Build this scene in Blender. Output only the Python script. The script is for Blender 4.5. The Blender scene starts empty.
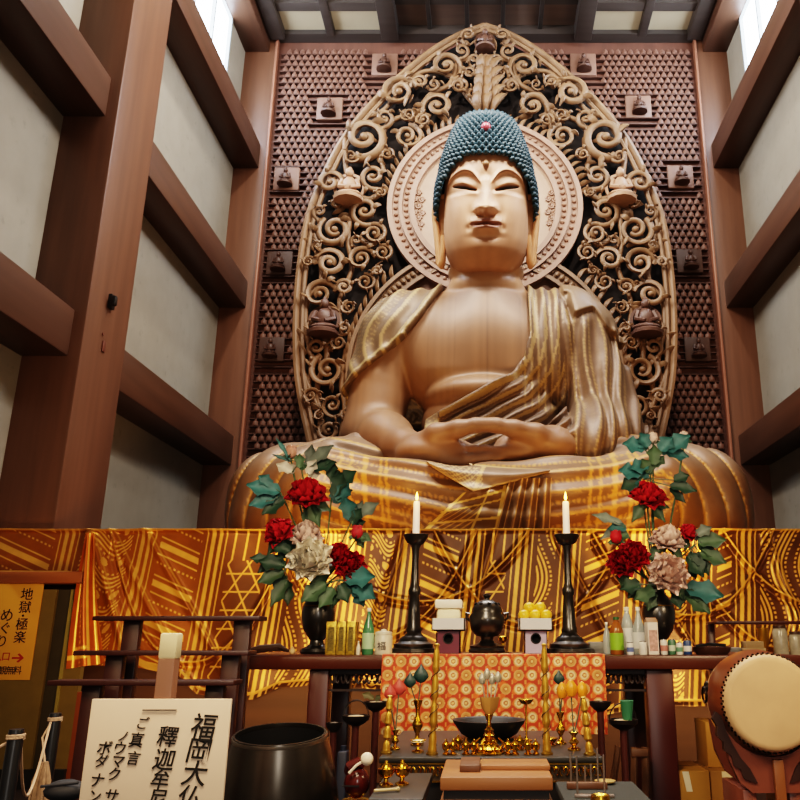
import bpy, bmesh, math, random
import numpy as np
from mathutils import Vector, Matrix, Euler
random.seed(7); RNG = np.random.RandomState(11)
PI = math.pi
COL = bpy.context.scene.collection
# ------------------------------------------------------------------ camera model
PITCH = math.atan2(236.0, 798.0); FPX = 798.0; AXIS = 486.0; CAMZ = 1.5
_c, _s = math.cos(PITCH), math.sin(PITCH)
def W(px, py, Y):
    """point at depth Y seen in direction (px, py) of the survey picture"""
    t = 400.0 - py
    yy = FPX*_c - t*_s; zz = FPX*_s + t*_c
    return Vector(((px-AXIS)*Y/yy, Y, CAMZ + zz*Y/yy))
def SC(py, Y):
    """metres per pixel at row py, depth Y"""
    return Y/(FPX*_c - (400.0-py)*_s)
def ZR(py, Y): return W(AXIS, py, Y).z
def YZ(py, z):
    t = 400.0 - py
    return (z-CAMZ)*(FPX*_c - t*_s)/(FPX*_s + t*_c)

# ------------------------------------------------------------------ materials
def lin(c):
    if isinstance(c, str):
        c = c.lstrip('#'); c = [int(c[i:i+2], 16)/255 for i in (0, 2, 4)]
    return tuple((x/12.92 if x <= .04045 else ((x+.055)/1.055)**2.4) for x in c) + (1.0,)
_M = {}
def mat(name, color, rough=.5, metal=0., var=.12, scale=6., stretch=(1,1,1), bump=.0, emit=0., emit_col=None, spec=.5, trans=0., alpha=1., coat=0., vcol=False, bscale=None, detail=4):
    if name in _M: return _M[name]
    m = bpy.data.materials.new(name); m.use_nodes = True
    nt = m.node_tree; N = nt.nodes; L = nt.links
    b = N['Principled BSDF']
    b.inputs['Roughness'].default_value = rough; b.inputs['Metallic'].default_value = metal
    b.inputs['Specular IOR Level'].default_value = spec
    b.inputs['Transmission Weight'].default_value = trans
    b.inputs['Alpha'].default_value = alpha
    b.inputs['Coat Weight'].default_value = coat
    tc = N.new('ShaderNodeTexCoord'); mp = N.new('ShaderNodeMapping'); mp.inputs['Scale'].default_value = stretch
    L.new(tc.outputs['Object'], mp.inputs['Vector'])
    nz = N.new('ShaderNodeTexNoise'); nz.inputs['Scale'].default_value = scale; nz.inputs['Detail'].default_value = detail
    L.new(mp.outputs['Vector'], nz.inputs['Vector'])
    if vcol:
        at = N.new('ShaderNodeAttribute'); at.attribute_name = 'Col'
        base = at.outputs['Color']
    else:
        rgb = N.new('ShaderNodeRGB'); rgb.outputs[0].default_value = lin(color); base = rgb.outputs[0]
    mx = N.new('ShaderNodeMix'); mx.data_type = 'RGBA'; mx.blend_type = 'MULTIPLY'
    rmp = N.new('ShaderNodeMapRange'); rmp.inputs['From Min'].default_value = .3; rmp.inputs['From Max'].default_value = .7
    rmp.inputs['To Min'].default_value = 1-var; rmp.inputs['To Max'].default_value = 1+var
    L.new(nz.outputs['Fac'], rmp.inputs['Value'])
    mx.inputs['Factor'].default_value = 1.0
    L.new(base, mx.inputs['A']); L.new(rmp.outputs['Result'], mx.inputs['B'])
    L.new(mx.outputs['Result'], b.inputs['Base Color'])
    if bump:
        bp = N.new('ShaderNodeBump'); bp.inputs['Strength'].default_value = bump; bp.inputs['Distance'].default_value = .02
        if bscale:
            n2 = N.new('ShaderNodeTexNoise'); n2.inputs['Scale'].default_value = bscale; L.new(mp.outputs['Vector'], n2.inputs['Vector'])
            L.new(n2.outputs['Fac'], bp.inputs['Height'])
        else: L.new(nz.outputs['Fac'], bp.inputs['Height'])
        L.new(bp.outputs['Normal'], b.inputs['Normal'])
    if emit:
        b.inputs['Emission Strength'].default_value = emit
        if vcol and emit_col is None: L.new(base, b.inputs['Emission Color'])
        else: b.inputs['Emission Color'].default_value = lin(emit_col or color)
    _M[name] = m
    return m
def wood(name, color, rough=.45, var=.22, axis='z', scale=3., **k):
    st = {'x': (.12,1.6,1.6), 'y': (1.6,.12,1.6), 'z': (1.6,1.6,.12)}[axis]
    return mat(name, color, rough, 0, var, scale, st, **k)

# ------------------------------------------------------------------ objects
def label(o, lab=None, cat=None, group=None, kind=None):
    if lab: o['label'] = lab
    if cat: o['category'] = cat
    if group: o['group'] = group
    if kind: o['kind'] = kind
    return o
def thing(name, loc, lab, cat, group=None):
    o = bpy.data.objects.new(name, None); COL.objects.link(o); o.location = loc; o.empty_display_size = .05
    return label(o, lab, cat, group)
def world_loc(o):
    v = Vector(o.location); p = o.parent
    while p is not None: v = v + p.location if False else v; p = p.parent
    return v
ORG = {}
def mesh_obj(name, me, m, parent=None, loc=None):
    """vertices are in world coordinates; the object's origin goes to loc (or its parent's base)"""
    o = bpy.data.objects.new(name, me); COL.objects.link(o)
    if m is not None and not len(me.materials): me.materials.append(m)
    if parent is not None:
        base = Vector(ORG.get(parent.name, parent.location)); ORG[o.name] = base
        me.transform(Matrix.Translation(-base)); o.parent = parent
    else:
        base = Vector(loc) if loc is not None else Vector((0,0,0)); ORG[o.name] = base
        me.transform(Matrix.Translation(-base)); o.location = base
    return o
def dup(root, loc, lab=None, rotz=None, group=None, scale=None):
    r = root.copy(); COL.objects.link(r); r.location = loc
    if rotz is not None: r.rotation_euler = (0,0,rotz)
    if scale is not None: r.scale = (scale,)*3
    if lab: r['label'] = lab
    if group: r['group'] = group
    for ch in list(root.children):
        c = ch.copy(); COL.objects.link(c); c.parent = r
        for g in list(ch.children):
            d = g.copy(); COL.objects.link(d); d.parent = c
    return r
class MB:
    """collects shapes for one mesh"""
    def __init__(s): s.v = []; s.f = []; s.c = []; s.fm = None
    def add(s, vs, fs, col=None):
        b = len(s.v); s.v.extend([tuple(v) for v in vs]); s.f.extend([tuple(b+i for i in f) for f in fs])
        s.c.extend([col or (1,1,1)]*len(vs) if not isinstance(col, list) else col)
        return s
    def box(s, lo, hi, col=None, M=None):
        x0,y0,z0 = lo; x1,y1,z1 = hi
        vs = [Vector(p) for p in ((x0,y0,z0),(x1,y0,z0),(x1,y1,z0),(x0,y1,z0),(x0,y0,z1),(x1,y0,z1),(x1,y1,z1),(x0,y1,z1))]
        if M is not None: vs = [M @ v for v in vs]
        return s.add(vs, [(0,3,2,1),(4,5,6,7),(0,1,5,4),(1,2,6,5),(2,3,7,6),(3,0,4,7)], col)
    def bbox(s, lo, hi, b=.01, col=None, M=None):
        """box with chamfered edges"""
        x0,y0,z0 = lo; x1,y1,z1 = hi; b = min(b, (x1-x0)*.45, (y1-y0)*.45, (z1-z0)*.45)
        bm = bmesh.new(); bmesh.ops.create_cube(bm, size=1)
        for v in bm.verts: v.co = Vector((x0+(v.co.x+.5)*(x1-x0), y0+(v.co.y+.5)*(y1-y0), z0+(v.co.z+.5)*(z1-z0)))
        bmesh.ops.bevel(bm, geom=list(bm.edges), offset=b, segments=2, affect='EDGES', profile=.5)
        bm.verts.index_update()
        vs = [(M @ v.co if M is not None else v.co.copy()) for v in bm.verts]; fs = [[v.index for v in f.verts] for f in bm.faces]
        bm.free(); return s.add(vs, fs, col)
    def lathe(s, prof, c, n=24, axis=(0,0,1), col=None, squash=None, caps=True):
        """prof: list of (r, h) along axis from c"""
        ax = Vector(axis).normalized(); q = Vector((0,0,1)).rotation_difference(ax); c = Vector(c)
        vs = []; fs = []
        for k,(r,h) in enumerate(prof):
            for i in range(n):
                a = 2*PI*i/n; rr = r*(squash(a,k) if squash else 1)
                vs.append(c + q @ Vector((rr*math.cos(a), rr*math.sin(a), h)))
        for k in range(len(prof)-1):
            for i in range(n):
                j = (i+1) % n; fs.append((k*n+i, k*n+j, (k+1)*n+j, (k+1)*n+i))
        if caps and prof[0][0] > 1e-6: fs.append(tuple(reversed(range(n))))
        if caps and prof[-1][0] > 1e-6: fs.append(tuple((len(prof)-1)*n+i for i in range(n)))
        return s.add(vs, fs, col)
    def cyl(s, p0, p1, r0, r1=None, n=14, col=None):
        p0 = Vector(p0); p1 = Vector(p1); r1 = r0 if r1 is None else r1
        return s.lathe([(r0,0),(r1,(p1-p0).length)], p0, n, p1-p0, col)
    def tube(s, pts, r, n=8, col=None, flat=1.0, up=None):
        pts = [Vector(p) for p in pts]; m = len(pts)
        rs = list(r) if hasattr(r, '__len__') else [r]*m
        vs = []; fs = []; prev = None
        for k in range(m):
            t = (pts[min(k+1,m-1)] - pts[max(k-1,0)])
            if t.length < 1e-9: t = Vector((0,0,1))
            t.normalize()
            if up is not None: u = Vector(up) - t*t.dot(Vector(up))
            elif prev is None: u = t.orthogonal()
            else: u = prev - t*t.dot(prev)
            if u.length < 1e-6: u = t.orthogonal()
            u.normalize(); prev = u; w = t.cross(u)
            for i in range(n):
                a = 2*PI*i/n; vs.append(pts[k] + (u*math.cos(a)*flat + w*math.sin(a))*rs[k])
        for k in range(m-1):
            for i in range(n):
                j = (i+1) % n; fs.append((k*n+i, k*n+j, (k+1)*n+j, (k+1)*n+i))
        fs.append(tuple(reversed(range(n)))); fs.append(tuple((m-1)*n+i for i in range(n)))
        return s.add(vs, fs, col)
    def ball(s, c, r, nu=12, nv=8, col=None, M=None):
        r = r if hasattr(r,'__len__') else (r,r,r); c = Vector(c); vs = []; fs = []
        for k in range(nv+1):
            th = PI*k/nv
            for i in range(nu):
                a = 2*PI*i/nu; p = Vector((r[0]*math.sin(th)*math.cos(a), r[1]*math.sin(th)*math.sin(a), r[2]*math.cos(th)))
                vs.append(c + (M @ p if M is not None else p))
        for k in range(nv):
            for i in range(nu):
                j = (i+1) % nu; fs.append((k*nu+i, (k+1)*nu+i, (k+1)*nu+j, k*nu+j))
        return s.add(vs, fs, col)
    def prism(s, poly, d, col=None, M=None):
        """poly: list of 3D points (planar); d: extrusion vector"""
        poly = [Vector(p) for p in poly]; d = Vector(d); n = len(poly)
        vs = poly + [p+d for p in poly]
        fs = [tuple(range(n)), tuple(reversed(range(n,2*n)))] + [(i, i+n, (i+1)%n+n, (i+1)%n) for i in range(n)]
        if M is not None: vs = [M @ v for v in vs]
        return s.add(vs, fs, col)
    def grid(s, fn, nu, nv, col=None, closed=False):
        vs = [fn(i/(nu-1), j/(nv-1)) for j in range(nv) for i in range(nu)]
        fs = [(j*nu+i, j*nu+i+1, (j+1)*nu+i+1, (j+1)*nu+i) for j in range(nv-1) for i in range(nu-1)]
        return s.add(vs, fs, col)
    def mesh(s, name, smooth=40, vcol=False):
        me = bpy.data.meshes.new(name); me.from_pydata([tuple(v) for v in s.v], [], s.f); me.validate(clean_customdata=False)
        bm = bmesh.new(); bm.from_mesh(me); bmesh.ops.remove_doubles(bm, verts=bm.verts, dist=1e-6) if not vcol else None
        bmesh.ops.recalc_face_normals(bm, faces=bm.faces); bm.to_mesh(me); bm.free()
        if vcol:
            at = me.color_attributes.new('Col', 'FLOAT_COLOR', 'POINT')
            arr = np.ones((len(me.vertices),4), np.float32); arr[:,:3] = np.array(s.c, np.float32)[:len(me.vertices)]
            at.data.foreach_set('color', arr.ravel())
        if smooth:
            me.shade_smooth(); me.set_sharp_from_angle(angle=math.radians(smooth))
        return me
    def build(s, name, m, parent=None, loc=None, smooth=40, vcol=False):
        return mesh_obj(name, s.mesh(name, smooth, vcol), m, parent, loc)
def np_mesh(name, V, F, C=None, smooth=60):
    me = bpy.data.meshes.new(name)
    me.vertices.add(len(V)); me.vertices.foreach_set('co', np.asarray(V, np.float32).ravel())
    F = np.asarray(F, np.int32); me.loops.add(F.size); me.loops.foreach_set('vertex_index', F.ravel())
    me.polygons.add(len(F)); me.polygons.foreach_set('loop_start', np.arange(0, F.size, F.shape[1], dtype=np.int32))
    me.update(calc_edges=True); me.validate(clean_customdata=False)
    if C is not None:
        at = me.color_attributes.new('Col', 'FLOAT_COLOR', 'POINT')
        arr = np.ones((len(V),4), np.float32); arr[:,:3] = C; at.data.foreach_set('color', arr.ravel())
    me.shade_smooth()
    if smooth: me.set_sharp_from_angle(angle=math.radians(smooth))
    return me
def grid_faces(nu, nv):
    i, j = np.meshgrid(np.arange(nu-1), np.arange(nv-1)); i = i.ravel(); j = j.ravel()
    return np.stack([j*nu+i, j*nu+i+1, (j+1)*nu+i+1, (j+1)*nu+i], 1)
def mixc(a, b, t): t = np.asarray(t)[..., None]; return np.asarray(a)*(1-t) + np.asarray(b)*t
def L3(h): return np.array(lin(h)[:3])
def text_mesh(s, size, extrude=.0006, shear=0., bold=0.):
    cu = bpy.data.curves.new('writing', 'FONT'); cu.body = s; cu.size = size; cu.extrude = extrude; cu.align_x = 'CENTER'; cu.align_y = 'CENTER'; cu.shear = shear; cu.offset = bold; cu.resolution_u = 3
    o = bpy.data.objects.new('writing', cu); COL.objects.link(o)
    dg = bpy.context.evaluated_depsgraph_get(); dg.update()
    me = bpy.data.meshes.new_from_object(o.evaluated_get(dg)); bpy.data.objects.remove(o); bpy.data.curves.remove(cu)
    return me
def smooth01(x): x = np.clip(x, 0, 1); return x*x*(3-2*x)
# ------------------------------------------------------------------ implicit surfaces
def surface_nets(F, org, h):
    nx, ny, nz = F.shape; S = F < 0
    cell = (nx-1, ny-1, nz-1)
    cnt = np.zeros(cell, np.float32); acc = np.zeros(cell+(3,), np.float32)
    idx = np.array([(a,b,c) for a in (0,1) for b in (0,1) for c in (0,1)])
    def sl(o): return tuple(slice(o[k], o[k]+cell[k]) for k in range(3))
    for a in idx:
        for k in range(3):
            if a[k] == 0:
                b = a.copy(); b[k] = 1
                m = S[sl(a)] != S[sl(b)]
                ii = np.nonzero(m); fa = F[sl(a)][ii]; fb = F[sl(b)][ii]; t = fa/(fa-fb)
                p = np.tile(a.astype(np.float32), (len(t),1)); p[:,k] = t
                acc[ii] += p; cnt[ii] += 1
    act = cnt > 0; vid = np.full(cell, -1, np.int64); vid[act] = np.arange(act.sum())
    ci = np.stack(np.nonzero(act), 1)
    V = (ci + acc[act]/cnt[act][:,None])*h + np.asarray(org)
    faces = []
    for k in range(3):
        u, v = [(1,2),(2,0),(0,1)][k]
        a = [slice(None)]*3; b = [slice(None)]*3; a[k] = slice(0,-1); b[k] = slice(1,None)
        m = S[tuple(a)] != S[tuple(b)]; ii = np.stack(np.nonzero(m), 1)
        ok = (ii[:,u] > 0) & (ii[:,v] > 0) & (ii[:,u] < F.shape[u]-1) & (ii[:,v] < F.shape[v]-1); ii = ii[ok]
        inside = S[tuple(ii.T)]
        def cid(du, dv):
            q = ii.copy(); q[:,u] -= du; q[:,v] -= dv; return vid[tuple(q.T)]
        q = np.stack([cid(1,1), cid(0,1), cid(0,0), cid(1,0)], 1)
        q[~inside] = q[~inside][:, ::-1]; faces.append(q)
    Fc = np.concatenate(faces); Fc = Fc[(Fc >= 0).all(1)]
    return V, Fc
class Field:
    def __init__(s, lo, hi, h):
        s.lo = np.array(lo, float); s.h = h; n = [int(math.ceil((hi[k]-lo[k])/h))+1 for k in range(3)]
        s.ax = [np.float32(lo[k]) + np.arange(n[k], dtype=np.float32)*np.float32(h) for k in range(3)]
        s.F = np.full(n, 9., np.float32)
    def win(s, lo, hi):
        w = []
        for k in range(3):
            a = int(max(0, (lo[k]-s.lo[k])/s.h)); b = int(min(len(s.ax[k]), (hi[k]-s.lo[k])/s.h+2)); w.append(slice(a, max(b,a+1)))
        w = tuple(w); return w, np.meshgrid(s.ax[0][w[0]], s.ax[1][w[1]], s.ax[2][w[2]], indexing='ij', sparse=True)
    def put(s, fn, lo, hi, k=.1, op='u', pad=.35):
        w, P = s.win([a-pad for a in lo], [a+pad for a in hi]); d = fn(*P); f = s.F[w]
        if op == 'u':
            if k <= 0: s.F[w] = np.minimum(f, d)
            else:
                hh = np.maximum(k-np.abs(f-d), 0)/k; s.F[w] = np.minimum(f, d) - hh*hh*k*.25
        else:
            d = -d; hh = np.maximum(k-np.abs(f-d), 0)/k; s.F[w] = np.maximum(f, d) + hh*hh*k*.25
    def ell(s, c, r, k=.1, op='u', rx=0., ry=0., rz=0.):
        R = np.array(Euler((rx,ry,rz)).to_matrix()).T; m = max(r)
        def fn(x,y,z):
            x = x-c[0]; y = y-c[1]; z = z-c[2]
            a = (R[0,0]*x+R[0,1]*y+R[0,2]*z)/r[0]; b = (R[1,0]*x+R[1,1]*y+R[1,2]*z)/r[1]; e = (R[2,0]*x+R[2,1]*y+R[2,2]*z)/r[2]
            k0 = np.sqrt(a*a+b*b+e*e)+1e-6; k1 = np.sqrt((a/r[0])**2+(b/r[1])**2+(e/r[2])**2)+1e-6
            return k0*(k0-1)/k1
        s.put(fn, [c[i]-m for i in range(3)], [c[i]+m for i in range(3)], k, op)
    def cap(s, p, q, r0, r1, k=.1, op='u'):
        p = np.array(p, float); q = np.array(q, float); d = q-p; dd = float(d@d)
        def fn(x,y,z):
            t = np.clip(((x-p[0])*d[0]+(y-p[1])*d[1]+(z-p[2])*d[2])/dd, 0, 1)
            return np.sqrt((x-p[0]-t*d[0])**2+(y-p[1]-t*d[1])**2+(z-p[2]-t*d[2])**2) - (r0+(r1-r0)*t)
        m = max(r0,r1); s.put(fn, np.minimum(p,q)-m, np.maximum(p,q)+m, k, op)
    def chain(s, pts, k=.1, op='u'):
        for a, b in zip(pts[:-1], pts[1:]): s.cap(a[:3], b[:3], a[3], b[3], k, op)
    def nets(s): return surface_nets(s.F, s.lo, s.h)
# ================================================================== camera, world
cam = bpy.data.cameras.new('camera'); camo = bpy.data.objects.new('camera', cam); COL.objects.link(camo)
camo.location = (0, 0, CAMZ); camo.rotation_euler = (PI/2 + PITCH, 0, 0)
cam.sensor_width = 36; cam.lens = FPX/800*36; cam.shift_x = (400-AXIS)/800; cam.clip_start = .05
bpy.context.scene.camera = camo
wd = bpy.data.worlds.new('world'); bpy.context.scene.world = wd; wd.use_nodes = True
wd.node_tree.nodes['Background'].inputs[0].default_value = lin('#fff1e2'); wd.node_tree.nodes['Background'].inputs[1].default_value = .04
vs_ = bpy.context.scene.view_settings; vs_.view_transform = 'Filmic'; vs_.look = 'High Contrast'; vs_.exposure = .18
# ================================================================== room shell
M_col = wood('column wood', '#644636', .42, .16, 'z', 4., bump=.05)
M_beam = wood('beam wood', '#4b3428', .42, .16, 'y', 4., bump=.05)
M_ceilbeam = wood('ceiling beam wood', '#38322f', .5, .15, 'x', 4.)
def wallpaper():
    m = mat('wallpaper', '#88847a', .85, var=.05, scale=3.)
    nt = m.node_tree; N = nt.nodes; L = nt.links
    tc = N['Texture Coordinate']; v = N.new('ShaderNodeTexVoronoi'); v.inputs['Scale'].default_value = 3.2; L.new(tc.outputs['Object'], v.inputs['Vector'])
    r = N.new('ShaderNodeMapRange'); r.inputs['From Min'].default_value = .12; r.inputs['From Max'].default_value = .3; r.inputs['To Min'].default_value = .84; r.inputs['To Max'].default_value = 1.
    L.new(v.outputs['Distance'], r.inputs['Value'])
    n2 = N.new('ShaderNodeTexNoise'); n2.inputs['Scale'].default_value = 14; L.new(tc.outputs['Object'], n2.inputs['Vector'])
    r2 = N.new('ShaderNodeMapRange'); r2.inputs['From Min'].default_value = .45; r2.inputs['From Max'].default_value = .65; r2.inputs['To Min'].default_value = 0; r2.inputs['To Max'].default_value = 1
    L.new(n2.outputs['Fac'], r2.inputs['Value'])
    mx = N.new('ShaderNodeMix'); mx.data_type = 'FLOAT'; mx.inputs['A'].default_value = 1.0; L.new(r2.outputs['Result'], mx.inputs['Factor']); L.new(r.outputs['Result'], mx.inputs['B'])
    mm = N.new('ShaderNodeMix'); mm.data_type = 'RGBA'; mm.blend_type = 'MULTIPLY'; mm.inputs['Factor'].default_value = 1
    src = N['Principled BSDF'].inputs['Base Color'].links[0].from_socket
    L.new(src, mm.inputs['A']); L.new(mx.outputs['Result'], mm.inputs['B']); L.new(mm.outputs['Result'], N['Principled BSDF'].inputs['Base Color'])
    return m
M_wall = wallpaper()
M_white = mat('white plaster', '#b9b4aa', .9, var=.04)
M_back = wood('back wall wood', '#5a3a2e', .6, .2, 'z', 3.)
M_floor = wood('floor boards', '#1e130e', .4, .25, 'y', 3.)
def S(name, mb, m, **k): return label(mb.build(name, m, **k), kind='structure')
XW = 5.78; XC = 5.05; XBm = 5.2; YB = 16.15; ZC = 15.42
S('floor', MB().box((-7,-3,-.1),(7,17,0)), M_floor, smooth=0)
def side_wall(sx, nm):
    mb = MB(); a, b = sorted((sx*XW, sx*(XW+.15)))
    # wall with a high window opening (y 10.9..14.95, z 12.75..15.0)
    for lo, hi in (((a,-3,0),(b,10.9,17)), ((a,14.95,0),(b,17,17)), ((a,10.9,0),(b,14.95,12.75)), ((a,10.9,15.0),(b,14.95,17))): mb.box(lo, hi)
    return S(nm, mb, M_wall, smooth=0)
side_wall(-1, 'wall_left'); side_wall(1, 'wall_right')
S('wall_back', MB().box((-7,YB,0),(7,YB+.2,17)), M_back, smooth=0)
S('wall_front', MB().box((-7,-3.2,0),(7,-3,17)), M_white, smooth=0)
M_glow = mat('daylit frosted glass', '#e8f4ff', .6, emit=16., emit_col='#e4f1ff')
M_mull = mat('window mullion', '#9aa4a8', .5)
n = 0
for sx in (-1, 1):
    n += 1
    a, b = sorted((sx*(XW+.06), sx*(XW+.09)))
    w = S('window_%d' % n, MB().box((a,10.9,12.75),(b,14.95,15.0)), M_glow, smooth=0)
    fr = MB(); a, b = sorted((sx*(XW-.03), sx*(XW+.05)))
    for y in (11.9, 12.9, 13.93, 14.93): fr.box((a,y-.03,12.75),(b,y+.03,15.0))
    fr.box((a,10.9,12.75),(b,14.95,12.82)); fr.box((a,10.9,14.93),(b,14.95,15.0))
    fr.build('window_frame', M_mull, w, smooth=0)
# columns and beams
n = 0
for sx in (-1, 1):
    for (y0, y1) in ((1.0,2.15),(9.37,10.52),(16.0,16.15)):
        n += 1; a, b = sorted((sx*XC, sx*(XW+.02)))
        S('trim_%d' % n, MB().bbox((a,y0,0),(b,y1,16.5), .025), M_col, loc=(sx*XC,y0,0))
    for (y0, y1) in ((-3,1.0),(2.15,9.37),(10.52,16.0)):
        for z in (5.15, 8.62, 12.07, 15.25):
            n += 1; a, b = sorted((sx*XBm, sx*(XW+.02)))
            S('trim_%d' % n, MB().bbox((a,y0,z-.31),(b,y1,z+.31), .02), M_beam, loc=(sx*XBm,y0,z))
# fittings on the left column
fx = mat('black metal fitting', '#141210', .4)
cp = W(111, 302, 9.9); p = Vector((-XC, 9.9, cp.z))
t_ = MB().bbox((p.x,p.y-.06,p.z-.1),(p.x+.05,p.y+.06,p.z+.1),.01); t_.bbox((p.x+.05,p.y-.1,p.z-.08),(p.x+.12,p.y-.02,p.z+.06),.02)
label(t_.build('wall_hook', fx, None, p), 'small black hook fitting on the inner face of the left column', 'hook')
cp = W(106, 345, 9.9); p = Vector((-XC, 9.9, cp.z))
label(MB().bbox((p.x,p.y-.05,p.z-.1),(p.x+.02,p.y+.03,p.z+.05),.008).bbox((p.x,p.y-.09,p.z+.11),(p.x+.015,p.y-.05,p.z+.14),.004).build('socket_plate', wood('old plate','#5a3428'), None, p), 'little brown plate on the left column below the black hook', 'plate')
# slim strip at the edges of the carved wall
M_strip = wood('edge strip wood', '#8f6250', .4, .1, 'z', 4.)
for k, sx in enumerate((-1, 1)):
    a, b = sorted((sx*5.05, sx*4.99)); S('trim_%d' % (60+k), MB().bbox((a,15.93,1.5),(b,16.1,15.3), .02), M_strip)
# ceiling: panels between dark ribs; the middle bay is raised and darker
M_panel = mat('ceiling panel', '#9a8e78', .8, var=.06, scale=2.)
M_panel_d = wood('ceiling panel dark', '#5c4a40', .7, .15, 'x', 3.)
S('ceiling', MB().box((-7,-3.2,16.1),(7,17,16.3)), M_panel_d, smooth=0)
cb = MB(); cb.box((-5.8,-3,15.45),(-2.2,16.2,15.5)); cb.box((2.2,-3,15.45),(5.8,16.2,15.5)); cb.box((-2.2,-3,15.6),(2.2,16.2,15.65))
S('trim_70', cb, M_panel, smooth=0)
cb = MB(); cb.box((-5.8,15.84,15.33),(5.8,16.14,15.7))
for y in (15.0, 13.9, 12.8, 11.7, 10.6): cb.box((-5.2,y-.13,15.34),(-2.2,y+.13,15.5)); cb.box((2.2,y-.13,15.34),(5.2,y+.13,15.5)); cb.box((-2.2,y-.1,15.5),(2.2,y+.1,15.64))
S('trim_71', cb, M_ceilbeam, smooth=0)
k = 72
for x, w_, zb in ((-3.72,.2,15.3),(-2.3,.4,15.18),(-1.35,.1,15.46),(-.45,.1,15.46),(.4,.1,15.46),(1.3,.1,15.46),(2.32,.4,15.18),(3.75,.2,15.3),(-5.0,.35,15.2),(5.0,.35,15.2)):
    S('trim_%d' % k, MB().bbox((x-w_/2,-3,zb),(x+w_/2,15.9,15.8), .015), M_ceilbeam); k += 1
cb = MB(); cb.box((-2.2,-3,15.58),(2.2,16.2,15.6)); S('trim_90', cb, M_panel_d, smooth=0)
# ================================================================== the great seated buddha
STZ = 2.68
M_skin = mat('carved camphor wood', '#b98a66', .5, var=.1, scale=2.2, stretch=(1.8,1.8,.25), vcol=True, bump=.04)
M_robe = mat('carved robe', '#8a6a48', .5, var=.12, scale=5., vcol=True, bump=.06, metal=.05)
M_hair = mat('blue hair paint', '#1c3a46', .5, var=.15, scale=8.)
M_dark = mat('dark slit', '#1c120e', .7)
st = thing('buddha_statue', (0,12.6,STZ), 'colossal wooden seated buddha with blue curled hair and hands folded in its lap', 'statue')
def lerp_tab(tab, x, n=60):
    xs = np.array([t[0] for t in tab], float); ys = np.array([t[1] for t in tab], float)
    if xs[0] > xs[-1]: xs = xs[::-1]; ys = ys[::-1]
    # smooth cubic through the points
    m = np.gradient(ys, xs); x = np.clip(np.asarray(x, float), xs[0], xs[-1]); i = np.clip(np.searchsorted(xs, x)-1, 0, len(xs)-2)
    h = xs[i+1]-xs[i]; t = (x-xs[i])/h
    return ((2*t**3-3*t**2+1)*ys[i] + (t**3-2*t**2+t)*h*m[i] + (-2*t**3+3*t**2)*ys[i+1] + (t**3-t**2)*h*m[i+1])
TH = math.radians(14); HC = np.array([0., 12.85, 8.6])
FW = np.array([0, -math.cos(TH), -math.sin(TH)]); UP = np.array([0, -math.sin(TH), math.cos(TH)])
def hp(u, v, w): return HC + np.multiply.outer(np.asarray(u), np.array([1.,0,0])) + np.multiply.outer(np.asarray(v), FW) + np.multiply.outer(np.asarray(w), UP)
FA = [(1.62,.02),(1.5,.36),(1.3,.56),(1.03,.68),(.75,.735),(.4,.75),(0,.755),(-.25,.75),(-.5,.725),(-.7,.66),(-.85,.56),(-.96,.42),(-1.04,.1)]
FFt = [(1.62,.02),(1.5,.3),(1.3,.56),(1.03,.72),(.75,.81),(.4,.83),(0,.86),(-.25,.88),(-.5,.87),(-.7,.8),(-.85,.66),(-.96,.46),(-1.04,.1)]
FBk = [(1.62,.02),(1.3,.5),(1.03,.7),(.4,.85),(0,.8),(-.5,.6),(-.96,.3),(-1.04,.1)]
def sgn_pow(x, p): return np.sign(x)*np.abs(x)**p
def head_base(al, w, grow=0.):
    a = lerp_tab(FA, w)+grow; f = lerp_tab(FFt, w)+grow; b = lerp_tab(FBk, w)+grow
    s = np.sin(al); c = np.cos(al)
    return a*sgn_pow(s, .86), np.where(c > 0, f, b)*sgn_pow(c, .86)
def G(x, s): return np.exp(-(x/s)**2)
def brow_w(u): return lerp_tab([(0,.40),(.12,.525),(.22,.655),(.34,.725),(.46,.72),(.58,.66),(.7,.54)], np.abs(u))
def slit_w(u): return lerp_tab([(0,.37),(.15,.38),(.25,.405),(.38,.45),(.5,.485),(.58,.51),(.7,.52)], np.abs(u))
def mouth_w(u): return -.275 + .025*G(u,.09) + .035*np.clip(np.abs(u)/.27,0,1)**2
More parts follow.
